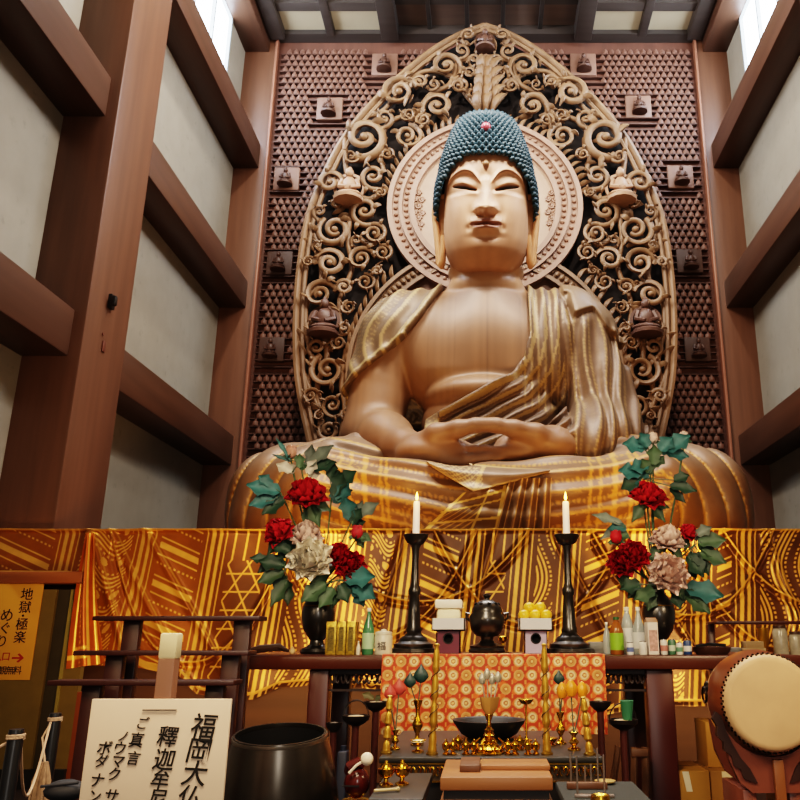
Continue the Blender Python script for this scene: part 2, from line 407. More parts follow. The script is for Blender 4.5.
def face_disp(u, w):
    au = np.abs(u); d = 0*u
    # brow shelf, socket, lids
    wb = brow_w(u); inb = smooth01((au-.06)/.08)*smooth01((.72-au)/.12)
    d += .045*inb*G(w-wb, .07)
    d -= .055*inb*smooth01((wb-w)/.05)*smooth01((w-.28)/.12)
    d += .085*np.exp(-((au-.36)/.22)**2-((w-slit_w(u)-.055)/.085)**2)
    d += .03*np.exp(-((au-.36)/.24)**2-((w-slit_w(u)+.07)/.06)**2)
    hl = .046*np.sqrt(np.clip(1-((au-.36)/.215)**2, 0, 1))
    sl = np.where(hl > 0, smooth01(1.25-np.abs(w-slit_w(u)+.01)/(hl+1e-3)), 0)
    d -= .07*sl
    # nose
    t = np.clip((.56-w)/.58, 0, 1)
    hgt = .05+.06*t+.27*t**2.4; wid = .08+.055*t**1.8
    low = smooth01((w+.125-.075*np.clip(au/.19,0,1)**1.6)/.06); top = smooth01((.64-w)/.14)
    d += hgt*np.exp(-np.abs(u/wid)**2.3)*low*top
    wing = .13*np.exp(-((au-.135)/.055)**2-((w-.005)/.08)**2)*low
    d += wing
    nostril = np.exp(-((au-.085)/.045)**2-((w+.085)/.03)**2)
    d -= .08*nostril
    # philtrum, lips, chin
    d += .05*np.exp(-(u/.32)**2-((w+.26)/.22)**2)
    d -= .02*np.exp(-(u/.035)**2-((w+.15)/.04)**2)
    mw = mouth_w(u); lw = np.clip(1-(au/.275)**2, 0, 1)
    ul = mw+.075*lw**.7*(1-.25*G(u,.05)); 
    d += .1*lw**.55*np.exp(-((w-mw-.05)/.052)**2)
    d += .115*np.clip(1-(au/.23)**2,0,1)**.6*np.exp(-((w-mw+.06)/.055)**2)
    d -= .06*np.clip(1-(au/.3)**2,0,1)*np.exp(-((w-mw)/.018)**2)
    d -= .03*np.exp(-((au-.29)/.05)**2-((w+.3)/.06)**2)
    d -= .045*np.exp(-(u/.24)**2-((w+.45)/.055)**2)
    d += .075*np.exp(-(u/.24)**2-((w+.62)/.13)**2)
    d += .035*np.exp(-((au-.45)/.24)**2-((w-.02)/.24)**2)
    d -= .025*np.exp(-((au-.27)/.06)**2-((w+.06)/.13)**2)
    return d, sl, inb*np.exp(-((w-wb+.012)/.014)**2)*smooth01((au-.1)/.05)*smooth01((.66-au)/.06), lw, mw
def build_head():
    nu, nv = 420, 420
    a = np.linspace(-1, 1, nu); al = PI*(.45*a+.55*a**3); w = np.linspace(1.62, -1.04, nv)
    AL, Wd = np.meshgrid(al, w)
    u, v = head_base(AL, Wd)
    front = smooth01(np.cos(AL)/.35)
    d, sl, brow, lw, mw = face_disp(u, Wd)
    v = v + d*front
    V = hp(u, v, Wd).reshape(-1, 3)
    c = np.tile(L3('#ba9276'), (nv, nu, 1))
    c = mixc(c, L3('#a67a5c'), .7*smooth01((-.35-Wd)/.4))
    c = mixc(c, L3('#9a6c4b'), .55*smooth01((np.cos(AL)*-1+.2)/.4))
    lips = front*(lw > 0)*smooth01((.1*lw**.6-np.abs(Wd-mw-.005))/.02)
    c = mixc(c, L3('#7c4c3c'), .85*lips)
    c = mixc(c, L3('#1c110c'), .97*sl*front)
    c = mixc(c, L3('#6b4a34'), .75*brow*front)
    # grain streaks of the wood blocks
    st_ = np.sin(u*23+np.sin(u*7)*2)*.5+.5
    c = c*(1-.06*st_[...,None])
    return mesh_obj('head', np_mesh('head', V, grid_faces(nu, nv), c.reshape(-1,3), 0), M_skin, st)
head = build_head(); head['label'] = 'pale carved wooden face with lowered eyes'
# urna and ears
mb = MB(); p = hp(0,.84,.8); mb.ball(p, .06, 12, 8); mb.build('urna', mat('urna wood','#7a5a3c',.5), head)
def build_ear(sx):
    mb = MB()
    rim = [hp(sx*u,v,w) for u,v,w in ((.76,.12,.45),(.84,.0,.52),(.9,-.12,.42),(.92,-.14,.2),(.9,-.08,-.05),(.87,-.02,-.3),(.84,.02,-.55),(.83,.05,-.72),(.8,.1,-.78),(.77,.14,-.7),(.765,.14,-.5),(.76,.12,-.25))]
    mb.tube(rim, [.05,.06,.07,.07,.065,.065,.07,.075,.07,.06,.05,.05], 10)
    # the shell of the ear behind the rim
    def sh(i,j):
        w = .45-1.0*i; return hp(sx*(.74+.14*j-.03*math.sin(PI*i)), .1-.16*j-.02, w)
    mb.grid(sh, 14, 5)
    o = mb.build('ear', mat('ear wood', '#b98a62', .5, var=.1), head); return o
build_ear(-1); build_ear(1)
# hair: cap of rows of curls
HA = [(1.92,.0),(1.9,.27),(1.84,.42),(1.7,.53),(1.43,.65),(1.22,.725),(1.03,.78),(.85,.81),(.65,.86),(.3,.885),(0,.86),(-.3,.8)]
HF = [(1.92,.0),(1.9,.25),(1.84,.4),(1.7,.54),(1.43,.68),(1.22,.77),(1.03,.83),(.85,.85),(.65,.88),(.3,.88),(0,.85),(-.3,.8)]
def hair_pt(al, w):
    a = lerp_tab(HA, w); f = lerp_tab(HF, w); return hp(a*sgn_pow(np.sin(al),.92), f*sgn_pow(np.cos(al),.92), w)
def hair_low(al):
    aa = np.abs((al+PI)%(2*PI)-PI)
    return lerp_tab([(0,1.0),(.35,.985),(.62,.9),(.85,.74),(1.05,.5),(1.2,.3),(1.45,.2),(2.0,-.1),(3.2,-.3)], aa)
def build_hair():
    mb = MB()
    nu, nv = 72, 30; vs = []
    for j in range(nv):
        for i in range(nu):
            al = 2*PI*i/nu; lo = float(hair_low(al)); w = 1.92-(1.92-lo)*(j/(nv-1)); vs.append(hair_pt(al, w))
    b = [(j*nu+i, j*nu+(i+1)%nu, (j+1)*nu+(i+1)%nu, (j+1)*nu+i) for j in range(nv-1) for i in range(nu)]
    mb.add(vs, b)
    rows = 0; w = 1.9; ws = []
    # rows at equal arc spacing down the front
    prev = hair_pt(0., 1.915); x = 1.915
    while x > -.3:
        x -= .004; q = hair_pt(0., x)
        if np.linalg.norm(q-prev) > .083: ws.append(x); prev = q
    for r, w in enumerate(ws):
        a = float(lerp_tab(HA, w)); n = max(6, int(2*PI*a/.098))
        for i in range(n):
            al = 2*PI*(i+.5*(r%2))/n
            if w < float(hair_low(al))+.0 or (math.cos(al) < -.55): continue
            p = hair_pt(al, w); q = np.array([hair_pt(al+.02,w)-hair_pt(al-.02,w), hair_pt(al,w-.01)-hair_pt(al,w+.01)])
            nn = np.cross(q[0], q[1]); nn /= np.linalg.norm(nn)
            if nn @ (p-hp(0,0,.8)) < 0: nn = -nn
            mb.lathe([(.053,-.02),(.052,.012),(.038,.04),(.03,.043),(.022,.066),(0,.074)], p, 8, nn)
    return mb.build('hair', M_hair, head, smooth=70)
hr = build_hair(); hr['label'] = 'dark blue hair of tight snail curls'
mb = MB(); mb.ball(hair_pt(0., 1.5)+FW*.03, .085, 14, 10); mb.build('hair_jewel', mat('red jewel', '#a04a55', .25), hr)

# ---------------------------------------------------------------- body, arms and hands
def px_poly(pts, Y):
    return np.array([[W(a,b,Y).x, W(a,b,Y).z] for a,b in pts])
def poly_sdf(x, z, P):
    d = None; inside = np.zeros(np.broadcast(x,z).shape, bool); n = len(P)
    for i in range(n):
        ax, az = P[i]; bx, bz = P[(i+1)%n]; ex, ez = bx-ax, bz-az
        t = np.clip(((x-ax)*ex+(z-az)*ez)/(ex*ex+ez*ez), 0, 1)
        q = (x-ax-t*ex)**2+(z-az-t*ez)**2; d = q if d is None else np.minimum(d, q)
        c = ((az > z) != (bz > z)) & (x < (bx-ax)*(z-az)/(bz-az+1e-9)+ax); inside ^= c
    return np.where(inside, -1, 1)*np.sqrt(d)
def polyline_d(x, z, P):
    d = None
    for i in range(len(P)-1):
        ax, az = P[i]; bx, bz = P[i+1]; ex, ez = bx-ax, bz-az
        t = np.clip(((x-ax)*ex+(z-az)*ez)/(ex*ex+ez*ez), 0, 1)
        q = (x-ax-t*ex)**2+(z-az-t*ez)**2; d = q if d is None else np.minimum(d, q)
    return np.sqrt(d)
LO = (-2.95,10.7,2.75); HI = (2.95,14.9,8.3); HS = .029
def torso(f, grow=0.):
    g = grow
    f.ell((0,13.5,6.2), (1.5+g,1.0+g,1.35+g), .1)
    f.ell((0,13.1,6.5), (1.15+g,.68+g,.72+g), .3)
    for s in (-1,1):
        f.ell((s*.6,13.05,6.05), (.86+g,.62+g,.78+g), .3)
        f.cap((s*.2,13.4,7.05), (s*1.35,13.35,6.72), .42+g, .6+g, .35)
        f.cap((s*1.35,13.35,6.66), (s*1.5,13.3,6.45), .64+g, .68+g, .3)
    f.ell((.05,13.25,4.95), (1.16+g,1.02+g,.75+g), .14)
    f.ell((-.05,13.1,5.35), (1.02+g,.95+g,.36+g), .1)
    f.ell((.1,13.25,4.2), (1.25+g,1.15+g,.7+g), .2)
def arm(f, s, g=0.):
    f.chain([(s*1.5,13.3,6.45,.68+g),(s*1.8,13.2,5.7,(.54 if s<0 else .58)+g),(s*(1.93 if s<0 else 1.98),13.0,4.75,(.47 if s<0 else .56)+g)], .06)
    f.chain([(s*(1.9 if s<0 else 1.98),13.0,4.7,.5+g),(s*1.62,12.5,4.5,.46+g),(s*1.25,11.9,4.28,.27+g)], .16)
def hand(f, s, dz=0., dy=0.):
    # palm up, fingers pointing to the middle, thumb arched above
    f.chain([(s*1.3,11.95,4.27,.27),(s*1.0,11.62,4.16+dz,.26)], .12)
    f.ell((s*.76,11.5+dy,4.09+dz), (.56,.38,.25), .2, rz=s*-.12)
    f.ell((s*.42,11.45+dy,4.06+dz), (.3,.28,.21), .12)
    for k in range(4):
        y = 11.2+.155*k+dy; L = (.78,.95,1.02,.9)[k]*1.05; z = 3.93+dz+.02*k
        f.chain([(s*.62,y+.06,z+.04,.105),(s*(.62-.42*L),y,z+.0,.098),(s*(.62-.78*L),y-.01,z+.03,.09),(s*(.62-1.0*L),y,z+.05,.075)], .04)
    f.chain([(s*1.02,11.5+dy,4.2+dz,.17),(s*.72,11.24,4.31,.15),(s*.4,11.12,4.36,.12),(s*.14,11.08,4.40,.1),(s*.0,11.08,4.41,.08)], .09)
def relax(V, F, w, n=25):
    E = np.unique(np.sort(np.concatenate([F[:,[0,1]],F[:,[1,2]],F[:,[2,3]],F[:,[3,0]]]),1),axis=0); deg = np.bincount(E.ravel(), minlength=len(V)).astype(float)
    V = V.copy()
    for _ in range(n):
        S_ = np.zeros_like(V)
        for k in range(3): S_[:,k] = np.bincount(E[:,0], V[E[:,1],k], len(V))+np.bincount(E[:,1], V[E[:,0],k], len(V))
        V += (S_/deg[:,None]-V)*w[:,None]*.6
    return V
def build_body():
    f = Field(LO, HI, HS)
    torso(f)
    arm(f, -1); arm(f, 1)
    # neck with three soft folds
    def neck(x,y,z):
        yc = 13.22+.1*np.clip(z-7.0,0,1.2)
        r = .63+.06*np.abs(np.sin((z-7.0)*9.5+np.cos(np.arctan2(x,13.2-y))*.8))+.16*np.clip(7.3-z,0,.7)
        return np.maximum(np.sqrt(x*x+(y-yc)**2)-r, np.maximum(z-8.1, 6.3-z))*.9
    f.put(neck, (-.9,12.1,6.3), (.9,14.1,8.1), .12)
    # crease between the folded breast and belly
    hand(f, -1, -.02, .0); hand(f, 1, .1, .06)
    V, F = f.nets()
    x, y, z = V.T
    V = relax(V, F, smooth01((1.25-np.abs(x))/.3)*smooth01((z-5.75)/.2)*smooth01((7.25-z)/.25)*(y<13.2), 220)
    V = relax(V, F, np.ones(len(V)), 2)
    x, y, z = V.T
    c = np.tile(L3('#7c5d44'), (len(V),1))
    c = mixc(c, L3('#b08a6c'), smooth01((z-7.1)/.5))
    c = mixc(c, L3('#7d5e48'), smooth01((4.65-z)/.3)*.9)
    seam = np.exp(-((x-.03)/.012)**2)*.35 + .18*np.exp(-((np.abs(x-.03)-.55)/.012)**2) + .12*np.exp(-((np.abs(x-.03)-1.0)/.012)**2)
    c = c*(1-(seam*(z>5.2)*(z<7.1))[:,None])
    c = c*(1-.1*(np.sin(x*31+np.sin(x*9)*3)*.5+.5)*(z>4.5)*(z<7.2))[:,None]
    return mesh_obj('body', np_mesh('body', V, F, c, 0), M_skin, st)
body = build_body(); body['label'] = 'bare wooden chest, arm and folded hands'
# ---------------------------------------------------------------- robe on the torso
YR = 12.75
OPEN = px_poly([(444,262),(441,284),(434,300),(424,318),(404,344),(378,361),(330,396),(318,470),(396,470),(404,432),(418,424),(446,414),(478,401),(508,384),(523,364),(529,340),(527,300),(523,262)], YR)
CAPE = px_poly([(444,262),(441,284),(434,300),(424,318),(404,344)], YR); HEM = px_poly([(404,344),(378,361),(330,396)], YR)
WAIST = px_poly([(404,432),(418,424),(446,414),(478,401),(508,384),(523,364),(529,340),(527,300),(523,262)], YR)
GAPR = px_poly([(566,296),(571,330),(572,370),(569,410),(566,440)], YR)
def folds(x, z):
    """outward height of the carved folds over the torso, and the weight of gold lines"""
    h = 0*x*z; g = 0*x*z
    L = x < -.75
    dc = polyline_d(x, z, CAPE); dh = polyline_d(x, z, HEM)
    # cape over the viewer's left shoulder
    ph = dc/.3
    hc = .022*np.sin(2*PI*ph)*smooth01((1.5-dc)/.5) + .05*np.exp(-((dc-.05)/.05)**2) + .05*np.exp(-((dh-.05)/.05)**2)
    gc = (np.abs((ph+.25)%1-.5) < .1)*1.0 + (np.abs(dc-.1)<.025) + (np.abs(dh-.09)<.025)
    tex = (np.abs(((x*.7+z)/.085)%1-.5)<.2)*(np.abs(((x*-.7+z)/.085)%1-.5)<.3)*(dc>.5)*(dh>.25)
    gc = np.clip(gc+.6*tex, 0, 1)
    # waist: swags around the belly
    dw = polyline_d(x, z, WAIST)
    hw = .05*np.sin(2*PI*dw/.2+.6*np.sin(x*3)) + .06*np.exp(-((dw-.06)/.06)**2)
    gw = np.clip((np.abs(((dw/.2)+.1)%1-.5) < .1)*1.0 + (np.abs(dw-.1)<.025), 0, 1)
    # sleeve: long hanging folds
    xs = x-.12*np.sin((z-4)*1.1)+.035*np.sin(z*3.1+x*5)+.03*np.sin(z*1.7-x*9)
    hs_ = .045*np.sin(2*PI*(xs+.0)/.26+.8*np.sin(z*1.5))*smooth01((6.75-z)/.3)
    gs = (np.abs(((xs/.087)+.35*np.sin(z*1.5)/PI)%1-.5) < .2)*(z<6.85)*(.45+.55*(((z*1.0)/.07)%1<.6))*(.55+.45*np.sin(xs*24))
    shawl = px_poly([(560,292),(572,322),(592,312),(604,330),(622,338)], YR); dsz = polyline_d(x, z, shawl)
    above = z > np.interp(x, shawl[:,0], shawl[:,1])
    gap = polyline_d(x, z, GAPR)
    sl = smooth01((x-1.28)/.06)
    mid = smooth01((x+.75)/.1)
    right = hs_ + np.where(above, .09, 0)*smooth01(dsz/.05)
    hmid = hw*smooth01((5.4-z)/.5+smooth01((.8-dw)/.5)) + .03*np.sin(2*PI*(x+.03*np.sin(z*2.2))/.23)*smooth01((x-.55)/.1)*smooth01((z-5.0)/.5)
    h = np.where(L, hc, hmid*(1-sl)+right*sl) - .09*np.exp(-(gap/.055)**2)*(x>.9)
    gm = np.clip(gw*(dw<1.0) + (np.abs(((x/.115+.1*np.sin(z*3)))%1-.5)<.13)*(x>.6)*(z>5.0)*.7, 0, 1)
    g = np.where(L, gc, np.where(sl>.5, np.where(above, .15, gs), gm))
    return h, g, gap
def build_robe():
    f = Field(LO, HI, HS)
    torso(f, .085); arm(f, -1, .085)
    f.ell((-1.25,13.95,5.2), (.95,.55,1.5), .2); f.ell((-.6,13.3,4.6), (.95,.95,.5), .1)
    # wide sleeve on the viewer's right and its cuff
    arm(f, 1, .1)
    f.chain([(1.98,13.05,4.75,.66),(1.75,12.5,4.5,.62),(1.5,12.1,4.36,.5)], .2)
    f.cap((1.5,12.1,4.36), (1.36,11.95,4.28), .5, .46, .05)
    X, Y, Z = np.meshgrid(*f.ax, indexing='ij', sparse=True)
    x2 = f.ax[0][:,None]; z2 = f.ax[2][None,:]
    h, g, gap = folds(x2, z2)
    front = smooth01((13.9-f.ax[1])/.9)[None,:,None]
    f.F -= (h[:,None,:]*front).astype(np.float32)
    op = poly_sdf(x2, z2, OPEN)[:,None,:] + 0*Y
    op = np.maximum(op, np.where(X < -.5, Y-13.3, Y-13.9))
    f.F = np.maximum(f.F, -op.astype(np.float32))
    # neck ring opening
    f.F = np.maximum(f.F, -(np.sqrt(X*X+((Y-12.95)/1.0)**2)-.74 + np.maximum(7.05-Z,0)*3))
    # the viewer's left arm is bare below the hem, hands and wrists are bare
    f.F = np.maximum(f.F, -np.maximum(np.maximum(X+1.0, Z-5.0), -3-X))
    wr = (X-.72*0-1.36)*-.8 + (Y-11.95)*-.55   # beyond the cuff
    f.F = np.maximum(f.F, np.where((Z < 4.95), wr*(X>.3)+(-9)*(X<=.3)*1.0, -9).astype(np.float32)) if False else f.F
    V, F = f.nets(); x, y, z = V.T
    _, g, gap = folds(x, z)
    c = np.tile(L3('#65503f'), (len(V),1))
    c = mixc(c, L3('#6e5b45'), (x < -.8)*.7)
    c = mixc(c, L3('#b79c6a'), np.clip(g,0,1)*.55*(y<13.6))
    n2 = np.sin(x*17)*np.sin(z*19)*np.sin(y*11)
    c = c*(1+.06*n2[:,None])
    return mesh_obj('robe', np_mesh('robe', V, F, c, 0), M_robe, st)
robe = build_robe(); robe['label'] = 'carved robe with gilt fold lines over both shoulders'
# ---------------------------------------------------------------- crossed legs under the robe
def lap_folds(x, z, y):
    h = 0*x*z
    ax = np.abs(x)
    # knee: loops around the knee
    kx = np.where(x < 0, -2.55, 2.75)
    r = np.sqrt((ax-1.55)**2*.9+((z-3.0)*1.0)**2)
    ph_k = (r-.12*np.sign(x)*0)/.34
    hk = .11*np.sqrt(np.clip(1-(2*((ph_k)%1)-1)**2,0,1))*np.clip(.45+.55*(z-2.7)/1.0,.3,1)
    # front: long sagging folds that rise to the knees
    sag = z-.055*(x*x)+.12*np.sin(x*.9+.6)
    ph = sag/.30
    hf = .07*(np.sin(2*PI*ph)*.5+.5)
    t = smooth01((ax-2.15)/.45)
    h = hf*(1-t)+hk*t
    return h, ph, ph_k, t
def build_lap():
    f = Field((-4.15,10.2,2.45), (4.3,14.3,4.95), .028)
    for s in (-1,1):
        k = 1.0 if s < 0 else 1.035
        f.chain([(s*1.0,13.0,3.75,.85),(s*2.1,12.5,3.72,.8),(s*2.98*k,11.9,3.42,.72)], .2)
        f.chain([(s*2.98*k,11.9,3.42,.72),(s*2.3,11.4,3.3,.72),(s*1.0,11.1,3.2,.62),(0,11.05,3.15,.58)], .25)
        f.ell((s*2.9*k,11.9,3.0), (.83,.95,.62), .25)
        f.cap((s*2.9,11.8,2.75), (0,11.2,2.75), .65, .6, .3)
    f.ell((0,12.2,3.2), (2.6,1.4,.68), .3)
    X, Y, Z = np.meshgrid(*f.ax, indexing='ij', sparse=True)
    x2 = f.ax[0][:,None]; z2 = f.ax[2][None,:]
    h, ph, phk, t = lap_folds(x2, z2, 0)
    front = smooth01((13.0-f.ax[1])/.8)[None,:,None]
    f.F -= (h[:,None,:]*front).astype(np.float32)*.9
    f.F = np.maximum(f.F, (STZ+.004)-Z)
    V, F = f.nets(); x, y, z = V.T
    h, ph, phk, t = lap_folds(x, z, y)
    c = np.tile(L3('#6b4f36'), (len(V),1))
    c = mixc(c, L3('#7a6350'), smooth01((z-3.7)/.35))
    c = mixc(c, L3('#8a5a26'), smooth01((3.3-z)/.6)*.7)  # warm light from below put into the colour of the lower lap
    gold = L3('#cf9a42')
    ln = np.abs(((ph+.2)%1)-.5) < .08
    ln2 = np.abs(((phk+.5)%1)-.5) < .07
    g = np.where(t > .5, ln2*.7, ln*.7)
    # plaid stripes and contour wave motifs of the patched robe
    for s, xc in ((-1,-1.6),(1,1.75)):
        for dx in (-.36,-.22,-.02,.2,.28):
            g = np.maximum(g, (np.abs(x-s*0-xc-dx-.12*s*(z-3.4)) < (.035 if dx in (-.02,) else .02))*.9*(z<4.05))
    for cx, cz in ((-2.05,3.55),(-.75,2.95),(2.35,3.35)):
        rr = np.sqrt((x-cx)**2+((z-cz)*1.3)**2)
        g = np.maximum(g, ((np.abs((rr/.085)%1-.5) < .16) & (rr < .38) & (z < 4.0))*.8)
    bord = np.abs(((x*1.0)/.07)%1-.5) < .25
    g = np.maximum(g, bord*(np.abs(((ph+.7)%1)-.5) < .09)*.7*(t<.5)*(z<4.0))
    g = g*smooth01((12.6-y)/.5)
    c = mixc(c, gold, g*.62)
    return mesh_obj('leg_robe', np_mesh('leg_robe', V, F, c, 0), M_robe, st)
lap = build_lap(); lap['label'] = 'crossed legs wrapped in a gold lined patched robe'
# flap of cloth hanging under the hands, pleats in the middle
def cloth_part(name, fn, nu, nv, colfn, th=.05):
    V = np.array([fn(i/(nu-1), j/(nv-1)) for j in range(nv) for i in range(nu)]); n = len(V)
    back = V + np.array([0,th,0]); Fa = grid_faces(nu, nv)
    rim = []
    for i in range(nu-1): rim += [(i,i+1,n+i+1,n+i), ((nv-1)*nu+i+1,(nv-1)*nu+i,n+(nv-1)*nu+i,n+(nv-1)*nu+i+1)]
    for j in range(nv-1): rim += [((j+1)*nu,j*nu,n+j*nu,n+(j+1)*nu), (j*nu+nu-1,(j+1)*nu+nu-1,n+(j+1)*nu+nu-1,n+j*nu+nu-1)]
    Fs = np.concatenate([Fa[:, ::-1], Fa+n, np.array(rim)])
    C = np.array([colfn(i/(nu-1), j/(nv-1)) for j in range(nv) for i in range(nu)])
    return mesh_obj(name, np_mesh(name, np.concatenate([V, back]), Fs, np.concatenate([C, C]), 60), M_robe, st)
from mathutils.bvhtree import BVHTree
lv = [v.co+Vector((0,12.6,STZ)) for v in lap.data.vertices]
LAPB = BVHTree.FromPolygons(lv, [tuple(p.vertices) for p in lap.data.polygons])
CAMP = Vector((0,0,CAMZ))
def on_lap(px, py, off, ydef):
    d = (W(px, py, 10)-CAMP).normalized(); h = LAPB.ray_cast(CAMP, d)
    y = h[0].y if h[0] is not None else ydef
    return W(px, py, y-off)
def blend(fn, u, v): return fn(u, v)
def flap(u, v):
    # two turned corners of cloth: top edge below the hands, lowest point left of the middle
    tx = 424+126*u; ty = 456+13*u+3*math.sin(PI*u)
    bx = 428+122*u; by = 463+28*(u/.37)**.9 if u < .37 else 491-20*((u-.37)/.63)**1.1
    px = tx+(bx-tx)*v; py = ty+(by-ty)*v
    p = on_lap(px, py, .10+.07*math.sin(PI*v)+.05*abs(math.sin(u*7)), 10.9); return tuple(p)
def flapc(u, v):
    c = L3('#7a6450'); edge = v > .92 or (abs(u-.48+.1*v) < .015) or v < .04
    lat = (((u*20+v*5) % 1 < .25) or ((u*20-v*5) % 1 < .25)) and u < .46 and v > .12
    return L3('#b99a68') if edge else (mixc(c, L3('#c4a878'), .75) if lat else c*(.85+.3*v))
cloth_part('hand_flap', flap, 90, 30, flapc, .06)
def pleats(u, v):
    px = 506+(42+12*v)*u-10*v+4*(1-v); py = 478+52*v
    p = on_lap(px, py, .07+.05*(1+math.cos(u*PI*7)), 10.7); return tuple(p)
def pleatc(u, v):
    k = (u*3.5) % 1
    return L3('#b38a50') if (k < .1 or .42 < k < .5) else L3('#705438')*(.8+.4*abs(math.cos(u*PI*3.5)))
cloth_part('pleats', pleats, 110, 24, pleatc, .05)
def panel(u, v):
    tx = 462+46*u; bx = 420+82*u; px = tx+(bx-tx)*v; py = 493-9*u+(38+9*u)*v
    p = on_lap(px, py, .05+.03*math.sin(u*7)**2, 10.7); return tuple(p)
def panelc(u, v):
    if abs(u-.06)<.03 or abs(u-.94)<.03 or abs(u-.62) < .02 or abs(v-.3+.2*u) < .03 or abs(v-.5+.2*u)<.02 or abs(v-.8+.1*u)<.025: return L3('#d8ac52')
    if u < .6 and v > .4 and (u*9+v*5)%1 < .25: return L3('#b98a40')
    return L3('#765228')
cloth_part('front_panel', panel, 90, 50, panelc, .04)
# ================================================================== mandorla (boat-shaped halo) behind the statue
YH = 15.0; HX = 485.0
M_halo = wood('carved halo wood', '#795d44', .5, .2, 'z', 3.5, bump=.05)
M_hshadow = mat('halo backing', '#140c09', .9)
M_hring = wood('halo ring wood', '#927260', .5, .14, 'z', 3.5)
hal = thing('mandorla', (0, YH, STZ), 'tall pointed openwork halo of carved scrolls behind the seated statue', 'halo')
def HP(px, py, d=0.):
    """point on the halo plane (d metres in front of it)"""
    p = W(px, py, YH); p.y -= d; return p
def mir(px): return 2*HX-px
OUT = [(485,27),(458,37),(431,53),(400,78),(377,100),(358,121),(342,143),(330,165),(319,189),(309,217),(303,248),(299,280),(297,310),(296.5,340),(298,375),(303,407),(309,435),(313,452)]
def dense(pts, n=8):
    P = [Vector((a,b,0)) for a,b in pts]; out = []
    for i in range(len(P)-1):
        p0 = P[max(i-1,0)]; p1 = P[i]; p2 = P[i+1]; p3 = P[min(i+2,len(P)-1)]
        for k in range(n):
            t = k/n; out.append(tuple((.5*((2*p1)+(p2-p0)*t+(2*p0-5*p1+4*p2-p3)*t*t+(3*p1-p0-3*p2+p3)*t**3))[:2]))
    out.append(pts[-1]); return out
OUTD = dense(OUT)
# backing: added dark board, shade behind the carving put into its colour
left = [HP(a+2,b+1,-.2) for a,b in OUTD]; right = [HP(mir(a+2),b+1,-.2) for a,b in reversed(OUTD[1:])]
low = [HP(320,470,-.2)], [HP(mir(320),470,-.2)]
MB().prism(left+low[0]+low[1]+right, (0,.06,0)).build('gap_shade', M_hshadow, hal, smooth=0)
# rim
mb = MB()
for m in (lambda a: a, mir):
    pts = [HP(m(a), b, .02) for a, b in OUTD]; mb.tube(pts, .085, 8, flat=.8)
    pts = [HP(m(a+5+2*(i/len(OUTD))), b+3, .06) for i, (a, b) in enumerate(OUTD)]; mb.tube(pts, .05, 6)
mb.build('rim', M_halo, hal)
# head halo: plain disc with studded border rings
HCx, HCy = 485.0, 208.0
def ringpt(cx, cy, r, a, d):
    c = HP(cx, cy); R = r*SC(cy, YH); return Vector((c.x+R*math.cos(a), YH-d, c.z+R*math.sin(a)))
def ring_disc(mb, cx, cy, r0, r1, d0, d1, a0=0., a1=2*PI, n=96):
    """flat raised annulus with a front at depth d1"""
    vs = []; fs = []
    for i in range(n+1):
        a = a0+(a1-a0)*i/n
        vs += [ringpt(cx,cy,r0,a,d0), ringpt(cx,cy,r0,a,d1), ringpt(cx,cy,r1,a,d1), ringpt(cx,cy,r1,a,d0)]
    for i in range(n):
        for k in range(3): fs.append((i*4+k, i*4+k+1, i*4+4+k+1, i*4+4+k))
    mb.add(vs, fs)
mb = MB(); ring_disc(mb, HCx, HCy, .5, 72, .0, .1); mb.build('head_disc', mat('pale disc wood', '#a58670', .5, var=.1, scale=3.), hal)
mb = MB()
ring_disc(mb, HCx, HCy, 70, 75, .0, .19); ring_disc(mb, HCx, HCy, 75, 82, .0, .12); ring_disc(mb, HCx, HCy, 82, 85, .0, .19); ring_disc(mb, HCx, HCy, 85, 92, .0, .12); ring_disc(mb, HCx, HCy, 92, 97, 0, .19)
for rr, off in ((78.5,0),(88.5,.5)):
    n = 76
    for i in range(n):
        a = 2*PI*(i+off)/n; p = ringpt(HCx,HCy,rr,a,.13); q = Matrix.Rotation(-a, 3, 'Y')
        mb.ball(p, (.052,.045,.04), 6, 4, M=q)
mb.build('head_ring', M_hring, hal)
# body halo ring with studs
BCx, BCy = 485.0, 372.0
mb = MB(); a0, a1 = math.radians(-25), math.radians(205)
ring_disc(mb, BCx, BCy, 118, 122, .0, .16, a0, a1); ring_disc(mb, BCx, BCy, 122, 134, .0, .08, a0, a1); ring_disc(mb, BCx, BCy, 134, 138, .0, .16, a0, a1)
n = 84
for i in range(n+1):
    a = a0+(a1-a0)*i/n; q = Matrix.Rotation(-a, 3, 'Y'); mb.ball(ringpt(BCx,BCy,128,a,.1), (.085,.06,.05), 6, 4, M=q)
mb.build('body_ring', M_halo, hal)
MB().prism([ringpt(BCx,BCy,119,a0+(a1-a0)*i/48,.0) for i in range(49)], (0,.05,0)).build('body_disc', wood('body disc wood','#6e5140',.6,.15), hal, smooth=0)
# cloud ornaments on the pale disc
for sx in (-1, 1):
    mb = MB(); cx = HCx+sx*66
    for (dx,dy,r) in ((0,-16,4),(-3,-10,4),(3,-9,4),(0,-3,4.6),(-3.5,3,4),(3.5,4,4),(0,9,4.4),(-2.5,14,3.5),(2.5,15,3.5),(0,20,3.2)):
        c = HP(cx+dx, 212+dy, .12); R = r*SC(212,YH)
        pts = [c+Vector((R*.8*(1-.5*t/9)*math.cos(t*.9),0,R*.8*(1-.5*t/9)*math.sin(t*.9))) for t in range(10)]
        mb.tube(pts, .022, 5); mb.ball(c, R*.35, 6, 4)
    mb.build('cloud_ornament', M_hring, hal)
